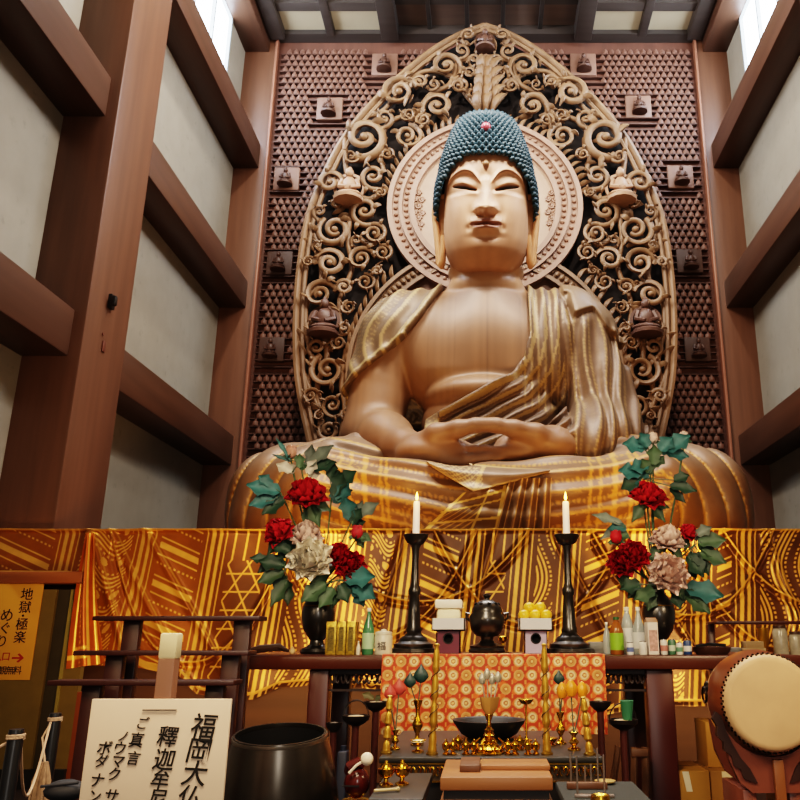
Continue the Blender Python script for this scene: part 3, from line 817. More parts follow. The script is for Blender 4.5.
# ---- scrollwork
def inside_out(px, py):
    xs = px if px <= HX else mir(px)
    for i in range(len(OUTD)-1):
        (xa,ya),(xb,yb) = OUTD[i],OUTD[i+1]
        if ya <= py <= yb: return xs-(xa+(xb-xa)*(py-ya)/max(1e-6,yb-ya))
    return -1
def clear_of(px, py):
    """free distance (pixels) from the rings"""
    d1 = math.hypot(px-HCx, py-HCy)-97; d2 = math.hypot(px-BCx, py-BCy)-138
    return min(d1, d2)
SCR = [(400,96,19,1),(438,110,16,-1),(446,70,16,1),(459,90,10,-1),(365,141,23,1),(408,140,15,-1),(331,186,15,1),(374,180,13,-1),(366,214,15,-1),(336,233,18,1),(331,266,17,-1),(362,262,14,1),(321,297,16,1),(345,290,10,-1),(329,372,18,1),(334,407,12,-1),(312,398,9,1),(330,432,12,1),(318,350,10,-1),(352,160,8,-1),(385,122,10,1),(420,86,9,-1),(462,55,8,1),(340,345,9,1),(321,215,8,-1),(349,415,8,1),(313,330,7,1),(310,265,7,1),(388,158,8,-1),(424,124,9,1)]
SCRW = MB()
def scroll(mb, px, py, r, ch, a_in, d=.05):
    c = HP(px, py, d); s = SC(py, YH); R = r*s; n = 34; turns = 1.55
    pts = []; rad = []
    for i in range(n):
        t = i/(n-1); rr = R*(1-.80*t**.85); a = a_in+ch*2*PI*turns*t
        pts.append(c+Vector((rr*math.cos(a), -.10*math.sin(t*PI)-.05*t, rr*math.sin(a)))); rad.append((.285-.13*t)*R*.62+.012)
    mb.tube(pts, rad, 7, flat=.75)
    mb.ball(c+Vector((0,-.1,0)), R*.19, 8, 6)
    # leaf tips off the outer turn
    for t0 in (.12,.34,.52):
        i = int(t0*(n-1)); a = a_in+ch*2*PI*turns*t0; p = pts[i]; out = Vector((math.cos(a),0,math.sin(a))); tg = Vector((-math.sin(a),0,math.cos(a)))*ch
        leaf(mb, p, (out*.75-tg*.65).normalized(), R*.55, R*.2)
def leaf(mb, p, dr, L, w, lift=.06):
    n = 7; pts = []; rad = []
    side = Vector((dr.z,0,-dr.x))
    for i in range(n):
        t = i/(n-1); pts.append(p+dr*L*t+side*L*.28*t*t+Vector((0,-lift*math.sin(t*PI)-.02,0))); rad.append(w*math.sin(PI*(.12+.86*t))**.8*.75+.006)
    mb.tube(pts, rad, 6, flat=.5)
placed = [(a, b, r*1.04, c) for a, b, r, c in SCR]; rr_ = random.Random(5)
# fill the gaps with smaller scrolls, left half only (the halo is symmetrical)
for size in (16, 13, 10.5, 8.5, 6.5):
    for _ in range(2600):
        py = rr_.uniform(34, 462); px = rr_.uniform(296, 484)
        if inside_out(px, py) < size+6 or clear_of(px, py) < size*.85: continue
        if px+size > 483 and py < 110: continue
        if math.hypot(px-350,py-190) < size+13 or math.hypot(px-325,py-322) < size+15: continue
        if any(math.hypot(px-a, py-b) < (r+size)*.86 for a,b,r,_c in placed): continue
        placed.append((px, py, size, rr_.choice((-1,1))))
for (px, py, r, ch) in placed:
    # attach at the nearest neighbour: the scroll starts tangentially there
    near = min((q for q in placed if q[0] != px or q[1] != py), key=lambda q: math.hypot(q[0]-px,q[1]-py)-q[2])
    a_in = math.atan2(-(near[1]-py), near[0]-px)
    scroll(SCRW, px, py, r, ch, a_in); 
    dx = HX-px; scroll(SCRW, mir(px), py, r, -ch, PI-a_in)
# stems linking the scrolls: flowing lines along the rim and rings
def stem(pts, r0=.07, r1=.05):
    for m in (lambda a: a, mir):
        P = dense(pts, 6); SCRW.tube([HP(m(a), b, .03) for a, b in P], [r0+(r1-r0)*i/(len(P)-1) for i in range(len(P))], 7)
for pl in ([(484,115),(470,100),(452,78),(430,72),(412,80),(385,110),(368,118)],[(428,130),(410,118),(388,125),(380,150),(384,172)],[(345,140),(346,165),(352,205),(348,240),(352,270),(340,300),(342,335)],
           [(325,335),(327,360),(318,385),(320,415),(322,455)],[(347,350),(342,385),(345,410),(338,455)],[(310,225),(318,245),(322,280),(308,300),(306,330),(312,360),(308,400),(316,440)],[(384,190),(372,200),(356,198),(340,205)],[(360,240),(372,246),(382,236)],
           [(303,372),(312,395),(323,420),(318,452)],[(470,60),(458,64),(450,85),(430,96),(418,112)]):
    stem(pl)
for k in range(170):
    py = rr_.uniform(40, 458); px = rr_.uniform(298, 484)
    if inside_out(px, py) < 6 or clear_of(px, py) < 3: continue
    a = rr_.uniform(0, 2*PI); L = rr_.uniform(.18,.34)
    for sx in (-1, 1):
        leaf(SCRW, HP(px if sx < 0 else mir(px), py, .0), Vector((-sx*math.cos(a),0,math.sin(a))), L, L*.28, .05)
# upright leaves that flare from the rings
for k in range(26):
    for sx in (-1,1):
        a = math.radians(98+ k*4.6); 
        if k < 17:
            p = ringpt(HCx,HCy,96,a if sx<0 else PI-a,.03); d = Vector((math.cos(a)*.8*(1 if sx<0 else -1),0,math.sin(a)*.5+.6)).normalized(); leaf(SCRW, p, d, .3, .07)
for k in range(17):
    for sx in (-1,1):
        a = math.radians(134+k*4.4); p = ringpt(BCx,BCy,137,a if sx<0 else PI-a,.03); leaf(SCRW, p, Vector(((-.35) if sx<0 else .35,0,.93)), .34, .075)
sc_o = SCRW.build('scrollwork', M_halo, hal, smooth=60); sc_o['label'] = 'pierced scrollwork of curling leaf tendrils'
# finial: lotus bud crest above the head and flame tip
mb = MB()
for k in range(5):
    for sx in (-1,0,1):
        p = HP(485+sx*(6-k), 116-k*9, .12); leaf(mb, p, Vector((sx*.35,0,.94)).normalized(), .55, .16, .14)
mb.ball(HP(485,74,.1), (.13,.12,.24), 10, 8); mb.ball(HP(485,100,.1), (.22,.16,.4), 10, 8)
mb.build('crest', M_halo, hal)
# small seated buddhas carved on the halo
def mini_buddha(mb, p, s, base=True, n=10):
    p = Vector(p)
    mb.ball(p+Vector((0,0,.16*s)), (.46*s,.3*s,.15*s), n, 6)          # crossed legs
    mb.ball(p+Vector((0,.02*s,.5*s)), (.27*s,.2*s,.36*s), n, 6)       # torso
    for sx in (-1,1): mb.tube([p+Vector((sx*.24*s,0,.72*s)),p+Vector((sx*.33*s,-.06*s,.45*s)),p+Vector((sx*.08*s,-.24*s,.33*s))], [.09*s,.085*s,.06*s], 6)
    mb.ball(p+Vector((0,-.03*s,.98*s)), (.15*s,.15*s,.18*s), n, 6)    # head
    mb.ball(p+Vector((0,0,1.15*s)), (.08*s,.08*s,.08*s), 6, 5)
    if base:
        mb.lathe([(.3*s,-.16*s),(.5*s,-.1*s),(.52*s,.0),(.44*s,.06*s)], p, 12)
M_hb = wood('small figure wood', '#a37f66', .5, .12)
M_hb2 = wood('small figure dark wood', '#5a4035', .5, .12)
for (px, py, s, m_) in ((350,204,.62,M_hb),(mir(350),204,.62,M_hb),(325,336,.62,M_hb2),(mir(325),336,.62,M_hb2),(485,54,.42,M_hb2)):
    mb = MB(); p = HP(px, py, .2); mini_buddha(mb, p, s)
    ring_disc(mb, px, py-14*s/.62, 13*s/.62, 16*s/.62, .05, .1, n=24)
    o = mb.build('small_buddha', m_, hal); o['label'] = 'small seated figure carved on the halo'
# ================================================================== wall of a thousand small buddhas
M_mini = wood('thousand figures wood', '#6b4c40', .55, .12, 'z', 4.)
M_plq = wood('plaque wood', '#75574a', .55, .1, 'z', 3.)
M_pl_fig = wood('plaque figure wood', '#4c342a', .5, .12)
WY = YB-.06
def halo_cover(px, py):
    if py < 27: return False
    if py > 452: return 235 < px < 745
    return inside_out(px, py) > 12
PLQ = [(385,66),(330,110),(287,180),(280,264),(272,350)]; PLQ = PLQ + [(583,66),(638,108),(680,178),(689,262),(697,350)]
# shelves (part of the wall): thin ledges and posts of the grid
pitch_x, pitch_z = .152, .162
zs = [3.1+pitch_z*i for i in range(90) if 3.1+pitch_z*i < 15.0]
xs_ = [-4.8+pitch_x*i for i in range(70) if -4.8+pitch_x*i < 4.85]
mb = MB()
for z in zs: mb.box((-4.93,WY-.05,z-.022),(4.93,YB+.01,z))
label(mb.build('trim_80', wood('ledge wood','#4a3026',.6,.15,'x'), None, (0,YB,3.1), smooth=0), kind='structure')
mb = MB()
def tiny(mb, p, s):
    p = Vector(p)
    mb.lathe([(.44*s,0),(.5*s,.14*s),(.46*s,.3*s),(.47*s,.6*s),(.36*s,.76*s),(.2*s,.8*s),(.24*s,.95*s),(.15*s,1.1*s),(.0,1.14*s)], p, 6, squash=lambda a,k: 1-.4*abs(math.sin(a)))
cells = []
def to_px(x, y, z):
    f_ = y*_c+(z-CAMZ)*_s; u_ = -y*_s+(z-CAMZ)*_c; return AXIS+x/f_*FPX, 400-u_/f_*FPX
for r, z in enumerate(zs):
    for x in xs_:
        x2 = x+(pitch_x/2 if r % 2 else 0)
        px, py = to_px(x2, WY, z+.09)
        if abs(x2) > 4.86 or halo_cover(px, py) or py > 470: continue
        if any(abs(px-a) < 18 and abs(py-3-b) < 17.5 for a,b in PLQ): continue
        cells.append((z, x2))
proto = MB(); tiny(proto, (0,0,0), .132); pm = proto.mesh('tiny_buddha', 60)
pm.materials.append(M_mini)
near = sorted(cells, key=lambda c: c[0])[:300]; far = sorted(cells, key=lambda c: c[0])[300:]
for (z, x) in near:
    o = bpy.data.objects.new('tiny_buddha', pm); COL.objects.link(o); o.location = (x, WY-.03, z)
    label(o, 'tiny carved seated buddha in the lower rows of the back wall relief', 'figurine', 'tiny buddhas in the lower rows of the back wall')
b = MB()
for (z, x) in far: tiny(b, (x,WY-.03,z), .132)
label(b.build('tiny_buddhas', M_mini, None, (0,YB,9), smooth=60), 'rows of tiny carved seated buddhas covering the upper back wall', 'relief', kind='stuff')
LAB = ['just left of the halo tip','second from the top on the left','third from the top on the left','fourth from the top on the left','lowest on the left','just right of the halo tip','second from the top on the right','third from the top on the right','fourth from the top on the right','lowest on the right']
for (px, py), lb in zip(PLQ, LAB):
    s = SC(py, WY); c = W(px, py, WY); h = 13*s
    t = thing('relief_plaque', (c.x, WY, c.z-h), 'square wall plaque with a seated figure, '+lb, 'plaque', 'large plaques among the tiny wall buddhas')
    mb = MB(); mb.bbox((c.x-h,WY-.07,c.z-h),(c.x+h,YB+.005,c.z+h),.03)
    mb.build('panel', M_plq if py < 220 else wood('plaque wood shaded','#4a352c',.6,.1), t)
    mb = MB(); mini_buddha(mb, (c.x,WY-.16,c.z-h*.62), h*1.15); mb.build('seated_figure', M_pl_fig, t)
# ================================================================== pedestal with the carved, gilt drapery
M_gild = mat('gilded carved cloth', '#b06a1c', .36, var=.12, scale=7., vcol=True, metal=.35, bump=.08)
M_core = wood('pedestal core wood', '#4e3321', .6, .2, 'x', 3.)
ped = thing('draped_pedestal', (0, 9.2, 0), 'wide pedestal front of gilded carved drapery beneath the seated statue', 'pedestal')
mb = MB(); mb.box((-4.98,9.3,0),(4.98,15.85,STZ-.02)); mb.box((-5.76,9.3,0),(-5.06,9.36,STZ-.02)); mb.box((5.06,9.3,0),(5.76,9.36,STZ-.02))
mb.build('core', M_core, ped, smooth=0)
PEDBOT = [(-60,577),(0,577),(60,577),(84,580),(88,664),(150,668),(188,676),(206,694),(240,701),(262,699),(285,688),(330,684),(382,690),(480,715),(600,715),(655,702),(668,706),(702,706),(712,694),(800,690),(1000,690)]
AAW = .006
def ln(d, w): return np.clip((w-np.abs(d))/AAW+.5, 0, 1)
def gild_pattern(X, Z):
    """gold line-work of the carved robe: 0..1 line weight, 0..1 broad bars, relief height"""
    g = 0*X; h = 0*X
    ztop = 2.676
    D = ztop-Z
    # big swags: catenary folds hanging from the top edge
    sw = [(-4.3,-2.2,1.45),(-2.4,-.1,1.2),(-2.0,.5,.8),(-.6,1.6,1.05),(1.2,3.3,.95),(2.2,4.4,1.3),(2.7,4.9,.85)]
    for a, b, d in sw:
        t = (X-(a+b)/2)/((b-a)/2); c = d*(1-np.abs(t)**2.2); dist = (D-c)/np.sqrt(1+(d*2.2*np.abs(t)**1.2*2/(b-a))**2)
        ok = np.abs(t) < 1
        h += ok*(.035*np.exp(-(dist/.03)**2) - .03*np.exp(-((dist-.05)/.03)**2))
        g = np.maximum(g, ok*ln(dist,.009)*.65)
    # panels
    edges = [-5.7,-4.75,-3.85,-3.05,-2.3,-1.45,-.85,-.1,.45,1.0,1.75,2.5,3.0,3.9,4.8,5.7]
    kind = [2,0,2,3,1,0,2,3,1,2,0,2,1,0,1]
    for i in range(len(edges)-1):
        a, b = edges[i], edges[i+1]; lean = .1
        xx = X+lean*D; m = (xx >= a) & (xx < b); u = (xx-a)/(b-a); w = b-a
        # stripes at the panel edges
        for off, wd in ((.03,.018),(.095,.007),(w-.05,.022),(w-.12,.007)):
            g = np.maximum(g, m*ln(xx-a-off, wd))
        inn = m & (xx-a > .16) & (xx-a < w-.18)
        k = kind[i]
        if k == 0:      # waves running across with rows of dots
            v = D*1.0 + .16*np.sin((xx-a)/w*2*PI*1.15) + .25*(u-.5)
            f = (v/.36) % 1
            g = np.maximum(g, inn*np.maximum(np.maximum(ln((f-.2)*.36,.011),ln((f-.34)*.36,.011)),ln((f-.48)*.36,.011)))
            dots = np.maximum(ln((f-.08)*.36,.011),ln((f-.62)*.36,.011))
            g = np.maximum(g, inn*dots*ln((((xx/.05)%1)-.5)*.05,.012))
            fl = (np.hypot(((v/.36)%1-.82)*.36, ((xx/.2)%1-.5)*.2) < .04)
            g = np.maximum(g, inn*fl*.8)
        elif k == 1:    # waves running down
            v = (xx-a) + .1*np.sin(D*5.2+i)
            f = (v/.3) % 1
            g = np.maximum(g, inn*np.maximum(np.maximum(ln((f-.3)*.3,.011),ln((f-.47)*.3,.011)),ln((f-.64)*.3,.011)))
            g = np.maximum(g, inn*np.maximum(ln((f-.15)*.3,.011),ln((f-.8)*.3,.011))*ln((((D/.05)%1)-.5)*.05,.012))
        elif k == 2:    # slanting bars
            v = D + .42*(xx-a)*(1 if i % 2 else -1); f = (v/.42) % 1
            g = np.maximum(g, inn*np.maximum(np.maximum(ln((f-.25)*.42,.034),ln((f-.5)*.42,.008)),ln((f-.05)*.42,.008)))
            g = np.maximum(g, inn*ln((f-.72)*.42,.010)*ln((((xx/.05)%1)-.5)*.05,.012))
        else:           # six-pointed lattice
            p = .2; q1 = np.abs(((D)/p)%1-.5); q2 = np.abs(((D*.5+(xx)*.866)/p)%1-.5); q3 = np.abs(((D*.5-(xx)*.866)/p)%1-.5)
            g = np.maximum(g, inn*np.maximum(np.maximum(ln(q1*p,.008),ln(q2*p,.008)),ln(q3*p,.008))*(D>.35))
            g = np.maximum(g, inn*ln(((((xx-a))/.13)%1-.5)*.13,.010)*(D<=.35))
    h += .02*np.sin(X*3.1+1.2*D)+.012*np.sin(X*7.7-2*D)
    # long slanting pleats
    for x0, x1 in ((-4.55,-3.9),(-4.3,-3.35),(-3.9,-2.9),(-.9,-1.4),(.1,-.35),(.75,1.5),(1.5,2.4),(3.2,3.6)):
        d = (X-(x0+(x1-x0)*D/1.5)); h += .04*np.exp(-(d/.05)**2); g = np.maximum(g, ln(d-.04,.008)*.5)
    return g.astype(float), h
def build_drape():
    nu, nv = 1500, 230
    us = np.linspace(-5.72, 5.72, nu)
    # bottom edge
    bx = np.array([W(a, 600, 9.2).x for a, _ in PEDBOT]); bz = np.array([ZR(b, 9.2) for _, b in PEDBOT])
    bot = np.interp(us, bx, bz)
    v = np.linspace(0, 1, nv)
    X = np.tile(us, (nv,1)); Z = 2.676+(bot[None,:]-2.676)*v[:,None]
    g, h = gild_pattern(X, Z)
    Y = 9.21 - h - .05*np.exp(-((2.676-Z)/.03)**2) - .1*v[:,None]*0 - .03*np.exp(-((Z-bot[None,:])/.04)**2)
    g = np.maximum(g, (np.abs(Z-bot[None,:]-.06) < .014)*.9); g = np.maximum(g, ((2.676-Z) < .02)*.6)
    V = np.stack([X,Y,Z],-1).reshape(-1,3)
    base = mixc(L3('#4c2d0e'), L3('#94540f'), smooth01((-2.6-X)/1.2))
    C = mixc(base, L3('#dcaa50'), g*.92).reshape(-1,3)
    # lip folded back on the pedestal's top
    n = len(V); back = np.stack([us, np.full(nu, 9.33), np.full(nu, 2.67)], 1)
    F = grid_faces(nu, nv); top = np.stack([np.arange(nu-1), n+np.arange(nu-1), n+np.arange(1,nu), np.arange(1,nu)], 1)
    return mesh_obj('drapery', np_mesh('drapery', np.concatenate([V,back]), np.concatenate([F[:, ::-1],top[:, ::-1]]), np.concatenate([C, np.tile(L3('#a9691c'),(nu,1))]), 0), M_gild, ped)
d_ = build_drape(); d_['label'] = 'gilded drapery with wave, stripe and lattice line-work'
# narrow tail hanging at the left end
def tail(u, v):
    px = (86-20*v**1.0) + (8+32*v)*u; py = 533+136*v - 6*u*v
    p = W(px, py, 8.95); p.y += .05*math.sin(u*PI*3.2)-.05*math.sin(PI*v)
    return tuple(p)
nu, nv = 60, 90
V = np.array([tail(i/(nu-1), j/(nv-1)) for j in range(nv) for i in range(nu)])
C = []
for j in range(nv):
    for i in range(nu):
        u, v = i/(nu-1), j/(nv-1)
        k = abs(u-.12)<.03 or abs(u-.6)<.025 or (.72<u<.8) or (abs(v-.92)<.015 and u<.62) or (abs(v-.86)<.01 and .12<u<.6) or ((v*26)%1<.4 and .3<u<.4)
        C.append(L3('#ffc85a') if k else L3('#b8601a'))
mesh_obj('hanging_tail', np_mesh('hanging_tail', V, grid_faces(nu,nv)[:, ::-1], np.array(C), 0), M_gild, ped)
# rail under the left end of the drapery
mb = MB(); a = W(-40,572,9.0); b = W(86,584,9.0); mb.bbox((a.x,8.9,b.z),(b.x,9.14,a.z),.02); mb.build('rail', wood('rail wood','#8a4f22',.45,.15,'x'), ped)
# ================================================================== long altar table with the offerings
ZT = 1.40
M_red = wood('red lacquered wood', '#4c2415', .3, .15, 'x', 4.)
M_redd = wood('dark red wood', '#4a2018', .35, .15, 'z', 4.)
M_blk = mat('black bronze', '#1b1814', .33, metal=.2, var=.2, scale=9., spec=.8, coat=.3)
M_blkm = mat('matt black', '#171412', .5, var=.15)
M_brass = mat('polished brass', '#c9962e', .24, metal=1., var=.1)
M_brassd = mat('aged brass', '#8a6a26', .38, metal=.9, var=.2, scale=14.)
M_wax = mat('white wax', '#f3efe6', .5, var=.02)
M_flame = mat('candle flame', '#ffcf6a', .5, emit=14., emit_col='#ffb347')
M_paper = mat('white paper', '#e9e4d8', .8, var=.03)
def at(px, Y): return (px-AXIS)*SC(655, Y)          # x of a picture column on the table at depth Y
tb = thing('altar_table', (.2, 4.95, 0), 'long red-brown lacquered altar table carrying vases, candlesticks and offerings', 'table')
mb = MB(); mb.bbox((-1.40,4.55,ZT-.075),(1.72,5.5,ZT),.012); mb.build('tabletop', M_red, tb)
for x0, x1 in ((at(310,4.6),at(330,4.6)),(at(645,4.6),at(672,4.6))):
    for y in (4.6, 5.32): MB().bbox((x0,y,0),(x1,y+.1,ZT-.075),.01).build('leg', M_redd, tb)
mb = MB(); 
for x0, x1 in ((at(331,4.62),at(644,4.62)),):
    n = 60
    for i in range(n):
        x = x0+(x1-x0)*(i+.5)/n; s = 1 if i % 2 else -1
        mb.tube([(x+.018*math.cos(t)*(1-t/9)*s, 4.63, ZT-.13+.035*math.sin(t)*(1-t/9)) for t in [k*.55 for k in range(12)]], .007, 5)
    mb.box((x0,4.625,ZT-.1),(x1,4.645,ZT-.075)); mb.box((x0,4.625,ZT-.19),(x1,4.645,ZT-.178))
mb.build('carved_apron', mat('dark carved apron','#2a1c18',.5), tb)
# ---- brocade
def brocade():
    x0, x1 = at(382,4.52), at(605,4.52); nu, nv = 300, 150; zb = ZR(736, 4.5)
    V = []; C = []
    for j in range(nv):
        v = j/(nv-1)
        for i in range(nu):
            u = i/(nu-1); x = x0+(x1-x0)*u
            if v < .12: y = 4.78-(4.78-4.535)*v/.12; z = ZT+.006
            else:
                t = (v-.12)/.88; y = 4.53-.012*math.sin(u*19)*t-.01*math.sin(u*43+1)*t; z = ZT+.004-(ZT-zb)*t
            V.append((x,y,z))
            s = (v-.12)*(ZT-zb)/.88; p = .0705
            cx = (x/p+.5*0) % 1-.5; cz = (s/p) % 1-.5; r = math.hypot(cx, cz)
            row = int(s/p)
            base = L3('#b8401a') if (math.sin(x*90)+math.sin(s*110+x*40)) < .7 else L3('#d8672c')
            c = base
            if r < .40: c = L3('#d69c62')
            if r < .30: c = L3('#e6cb9c') if (row+int(x/p)) % 3 else L3('#c98f4e')
            if r < .17: c = L3('#b5602c')
            if r < .10: c = L3('#e9c184')
            if abs(cx) > .44 and abs(cz) > .36: c = L3('#d98a4a')
            C.append(c)
    o = mesh_obj('altar_brocade', np_mesh('altar_brocade', np.array(V), grid_faces(nu,nv)[:, ::-1], np.array(C), 0), mat('orange brocade','#c0501e',.6,vcol=True,var=.14,scale=18.,bump=.1), None, (at(493,4.52),4.55,ZT))
    return label(o, 'orange brocade cloth with cream medallions draped over the front of the altar table', 'cloth')
brocade()
# ---- candlesticks and candles
def candlestick(px, Y, lb, cl):
    x = at(px, Y); s = SC(655, Y); t = thing('candlestick', (x, Y, ZT), lb, 'candlestick', 'tall black candlesticks on the altar table')
    def Z(row): return ZR(row, Y)
    z0 = ZT
    prof = [(23,0),(24,.012),(23,.03),(19,.035),(20,.055),(15,.07),(14,.085),(11,.10)]
    MB().lathe([(r*s,h) for r,h in prof], (x,Y,z0), 28, squash=lambda a,k: 1+(.05*math.cos(8*a) if k < 4 else 0)).build('base', M_blk, t)
    zt = Z(545)
    sh = [(10,z0+.098),(7.4,z0+.12),(8,z0+.135),(6.8,z0+.15),(5.8,Z(608)),(4.8,Z(596)),(6,Z(594)),(6.2,Z(590)),(4.8,Z(587)),(3.7,Z(583)),(3.3,Z(560)),(3.7,zt-.03),(5,zt)]
    MB().lathe([(r*s,h-z0) for r,h in sh], (x,Y,z0), 18, squash=lambda a,k: 1+(.04*math.cos(8*a))).build('shaft', M_blk, t)
    MB().lathe([(5*s,0),(9*s,.012),(11*s,.03),(13*s,.05),(13.4*s,.062),(12.6*s,.064),(3*s,.055)], (x,Y,zt-.002), 24).build('drip_pan', M_blk, t)
    zc = zt+.06; ztop = Z(501.5)
    c = thing('candle', (x,Y,zc), cl, 'candle', 'lit white candles')
    MB().lathe([(4*s,0),(3.6*s,.01),(3.4*s,ztop-zc-.01),(2.8*s,ztop-zc),(1.*s,ztop-zc-.006)], (x,Y,zc), 14).build('wax_stick', mat('lit wax','#f2e9e2',.5,var=.02,emit=.25,emit_col='#ffd9c0'), c)
    MB().cyl((x,Y,ztop-.01),(x,Y,ztop+.014),.0025).build('wick', M_blkm, c)
    MB().lathe([(.0,0),(.006,.008),(.0085,.02),(.006,.036),(.003,.048),(0,.058)], (x,Y,ztop+.004), 10).build('flame', M_flame, c)
    l = bpy.data.lights.new('flame light', 'POINT'); l.energy = 1.2; l.color = lin('#ffb050')[:3]; l.shadow_soft_size = .02
    lo = bpy.data.objects.new('flame light', l); COL.objects.link(lo); lo.location = (x, Y-.05, ztop+.05)
candlestick(413, 4.85, 'tall black metal candlestick between the small white jar and the left offering stand', 'lit white candle on the candlestick nearer the green bottle')
candlestick(570, 4.85, 'tall black metal candlestick between the fruit stand and the drinks', 'lit white candle on the candlestick nearer the yellow fruit')
# ---- vases
def vase(px, Y, lb):
    x = at(px, Y); s = SC(655, Y); t = thing('flower_vase', (x, Y, ZT), lb, 'vase', 'round black vases')
    MB().lathe([(15*s,0),(16*s,.012),(14.5*s,.03),(9.5*s,.042),(7*s,.06),(6.4*s,ZR(640,Y)-ZT+.01)], (x,Y,ZT), 24).build('foot', M_blk, t)
    zr = lambda r: ZR(r, Y)-ZT
    MB().lathe([(6.2*s,zr(641)),(9.5*s,zr(637)),(14*s,zr(629)),(16.6*s,zr(619)),(16.8*s,zr(612)),(15*s,zr(604)),(11*s,zr(598)),(8*s,zr(594.5)),(7.2*s,zr(588)),(9.5*s,zr(584)),(8.6*s,zr(583.5)),(6.4*s,zr(588)),(5*s,zr(600))], (x,Y,ZT), 28).build('bowl', M_blk, t)
    MB().tube([(x+15.6*s*math.cos(a*2*PI/24),Y+15.6*s*math.sin(a*2*PI/24),ZT+zr(606)) for a in range(25)], .004, 5).build('band', M_brassd, t)
    return Vector((x, Y, ZT+zr(586)))
VL = vase(316, 4.9, 'round black vase under the peonies, beside the gold boxes'); VR = vase(661, 4.9, 'round black vase under the peonies, behind the bottles and cans')
# ---- peonies and leaf sprays
M_stem = mat('stem green', '#3d5a3a', .6)
def petal(mb, c, az, tilt, L, w, cup, col, ax):
    """cupped petal leaving c; az around the axis ax, tilt away from it"""
    q = Vector((0,0,1)).rotation_difference(ax).to_matrix()
    ca, sa = math.cos(az), math.sin(az)
    def fn(u, v):
        uu = (u-.5)*2; wv = w*math.sin(PI*min(1,(.14+.80*v)))**.7
        r = L*(math.sin(tilt)*v + .0) + cup*L*math.sin(PI*v)*.25*math.sin(tilt); h = L*math.cos(tilt)*v + .22*L*v*v*(1-tilt)
        h += .16*L*uu*uu*(v) ; s = uu*wv; r -= .22*L*uu*uu*v
        h += .02*L*math.sin(uu*9+az*5)*v
        p = Vector((r*ca-s*sa, r*sa+s*ca, h)); return c+q@p
    cols = [tuple(np.array(col)*(.68+.42*(j/5))) for j in range(6) for i in range(6)]
    vs = [fn(i/5, j/5) for j in range(6) for i in range(6)]
    mb.add(vs, [(j*6+i,j*6+i+1,(j+1)*6+i+1,(j+1)*6+i) for j in range(5) for i in range(5)], cols)
M_pet = mat('silk petals', '#a01520', .6, vcol=True, var=.1, scale=30., spec=.3)
M_leaf = mat('silk leaves', '#2d5550', .55, vcol=True, var=.2, scale=20.)
def leaf_blade(mb, p, d, L, w, col, droop=.25, face=None):
    """lobed peony leaf"""
    d = Vector(d).normalized(); nrm = Vector(face or (0,-1,.35)); side = d.cross(nrm).normalized(); nn = side.cross(d)
    vs = []; cols = []
    for j in range(8):
        v = j/7; wv = w*(math.sin(PI*(.06+.92*v))**.8)*(1+.28*math.sin(v*13))
        for u in (-1,-.5,0,.5,1):
            vs.append(p+d*L*v+side*wv*u+nn*(abs(u)*w*.35-.1*w)+Vector((0,0,-droop*L*v*v))); cols.append(tuple(np.array(col)*(.75+.35*(1-abs(u)))))
    mb.add(vs, [(j*5+i,j*5+i+1,(j+1)*5+i+1,(j+1)*5+i) for j in range(7) for i in range(4)], cols)
TEAL = L3('#35696a'); DKG = L3('#274234'); MIDG = L3('#445e45'); GREY = L3('#7c8a80')
def peony(px, py, r, col, base, lb, grp, dY=-.12, seed=0, ax=(0,-.8,.5), bud=False):
    rr = random.Random(seed); Y = 4.9+dY; c = W(px, py, Y); s = SC(py, Y); R = r*s; ax = Vector(ax).normalized()
    t = thing('peony' if not bud else 'peony_bud', base, lb, 'flower', grp)
    mb = MB(); col = np.array(col)
    if not bud:
        cc = c - ax*R*.45
        for ring, (n, tilt, L, w) in enumerate(((9,1.35,1.02,.42),(9,1.08,1.0,.40),(8,.78,.95,.36),(7,.48,.9,.30),(5,.2,.82,.22))):
            for k in range(n):
                petal(mb, cc, 2*PI*(k+.5*(ring%2))/n+rr.uniform(-.12,.12), tilt+rr.uniform(-.1,.1), R*L*rr.uniform(.9,1.08), R*w, .6, tuple(col*rr.uniform(.8,1.15)), ax)
        mb.build('bloom', M_pet, t, smooth=80, vcol=True)
        if rr.random() < .9:
            mb = MB()
            for k in range(3): leaf_blade(mb, cc, (rr.uniform(-1,1),.2,rr.uniform(-.9,.3)), R*1.15, R*.3, tuple(MIDG*.9))
            mb.build('sepal', M_leaf, t, smooth=80, vcol=True)
    else:
        mb.ball(c, (R,R,R*1.15), 10, 8, tuple(col))
        for k in range(5): petal(mb, c-Vector((0,0,R)), 2*PI*k/5, .5, R*1.9, R*.8, .9, tuple(col*.85), Vector((0,0,1)))
        mb.build('bud', M_pet, t, smooth=80, vcol=True)
        mb = MB()
        for k in range(4): leaf_blade(mb, c-Vector((0,0,R)), (math.cos(k*1.6),math.sin(k*1.6),.3), R*1.6, R*.5, tuple(MIDG))
        mb.build('sepal', M_leaf, t, smooth=80, vcol=True)
    end = c - ax*R*.55 if not bud else c-Vector((0,0,R)); b = Vector(base)+Vector((rr.uniform(-.02,.02),rr.uniform(-.02,.02),-.02))
    mid = b.lerp(end, .5)+Vector(((end.x-b.x)*.15,.06,.05))
    pts = [b*(1-u)**2+mid*2*u*(1-u)+end*u*u for u in [k/9 for k in range(10)]]
    MB().tube(pts, .006, 6).build('stem', M_stem, t)
RL = random.Random(21)
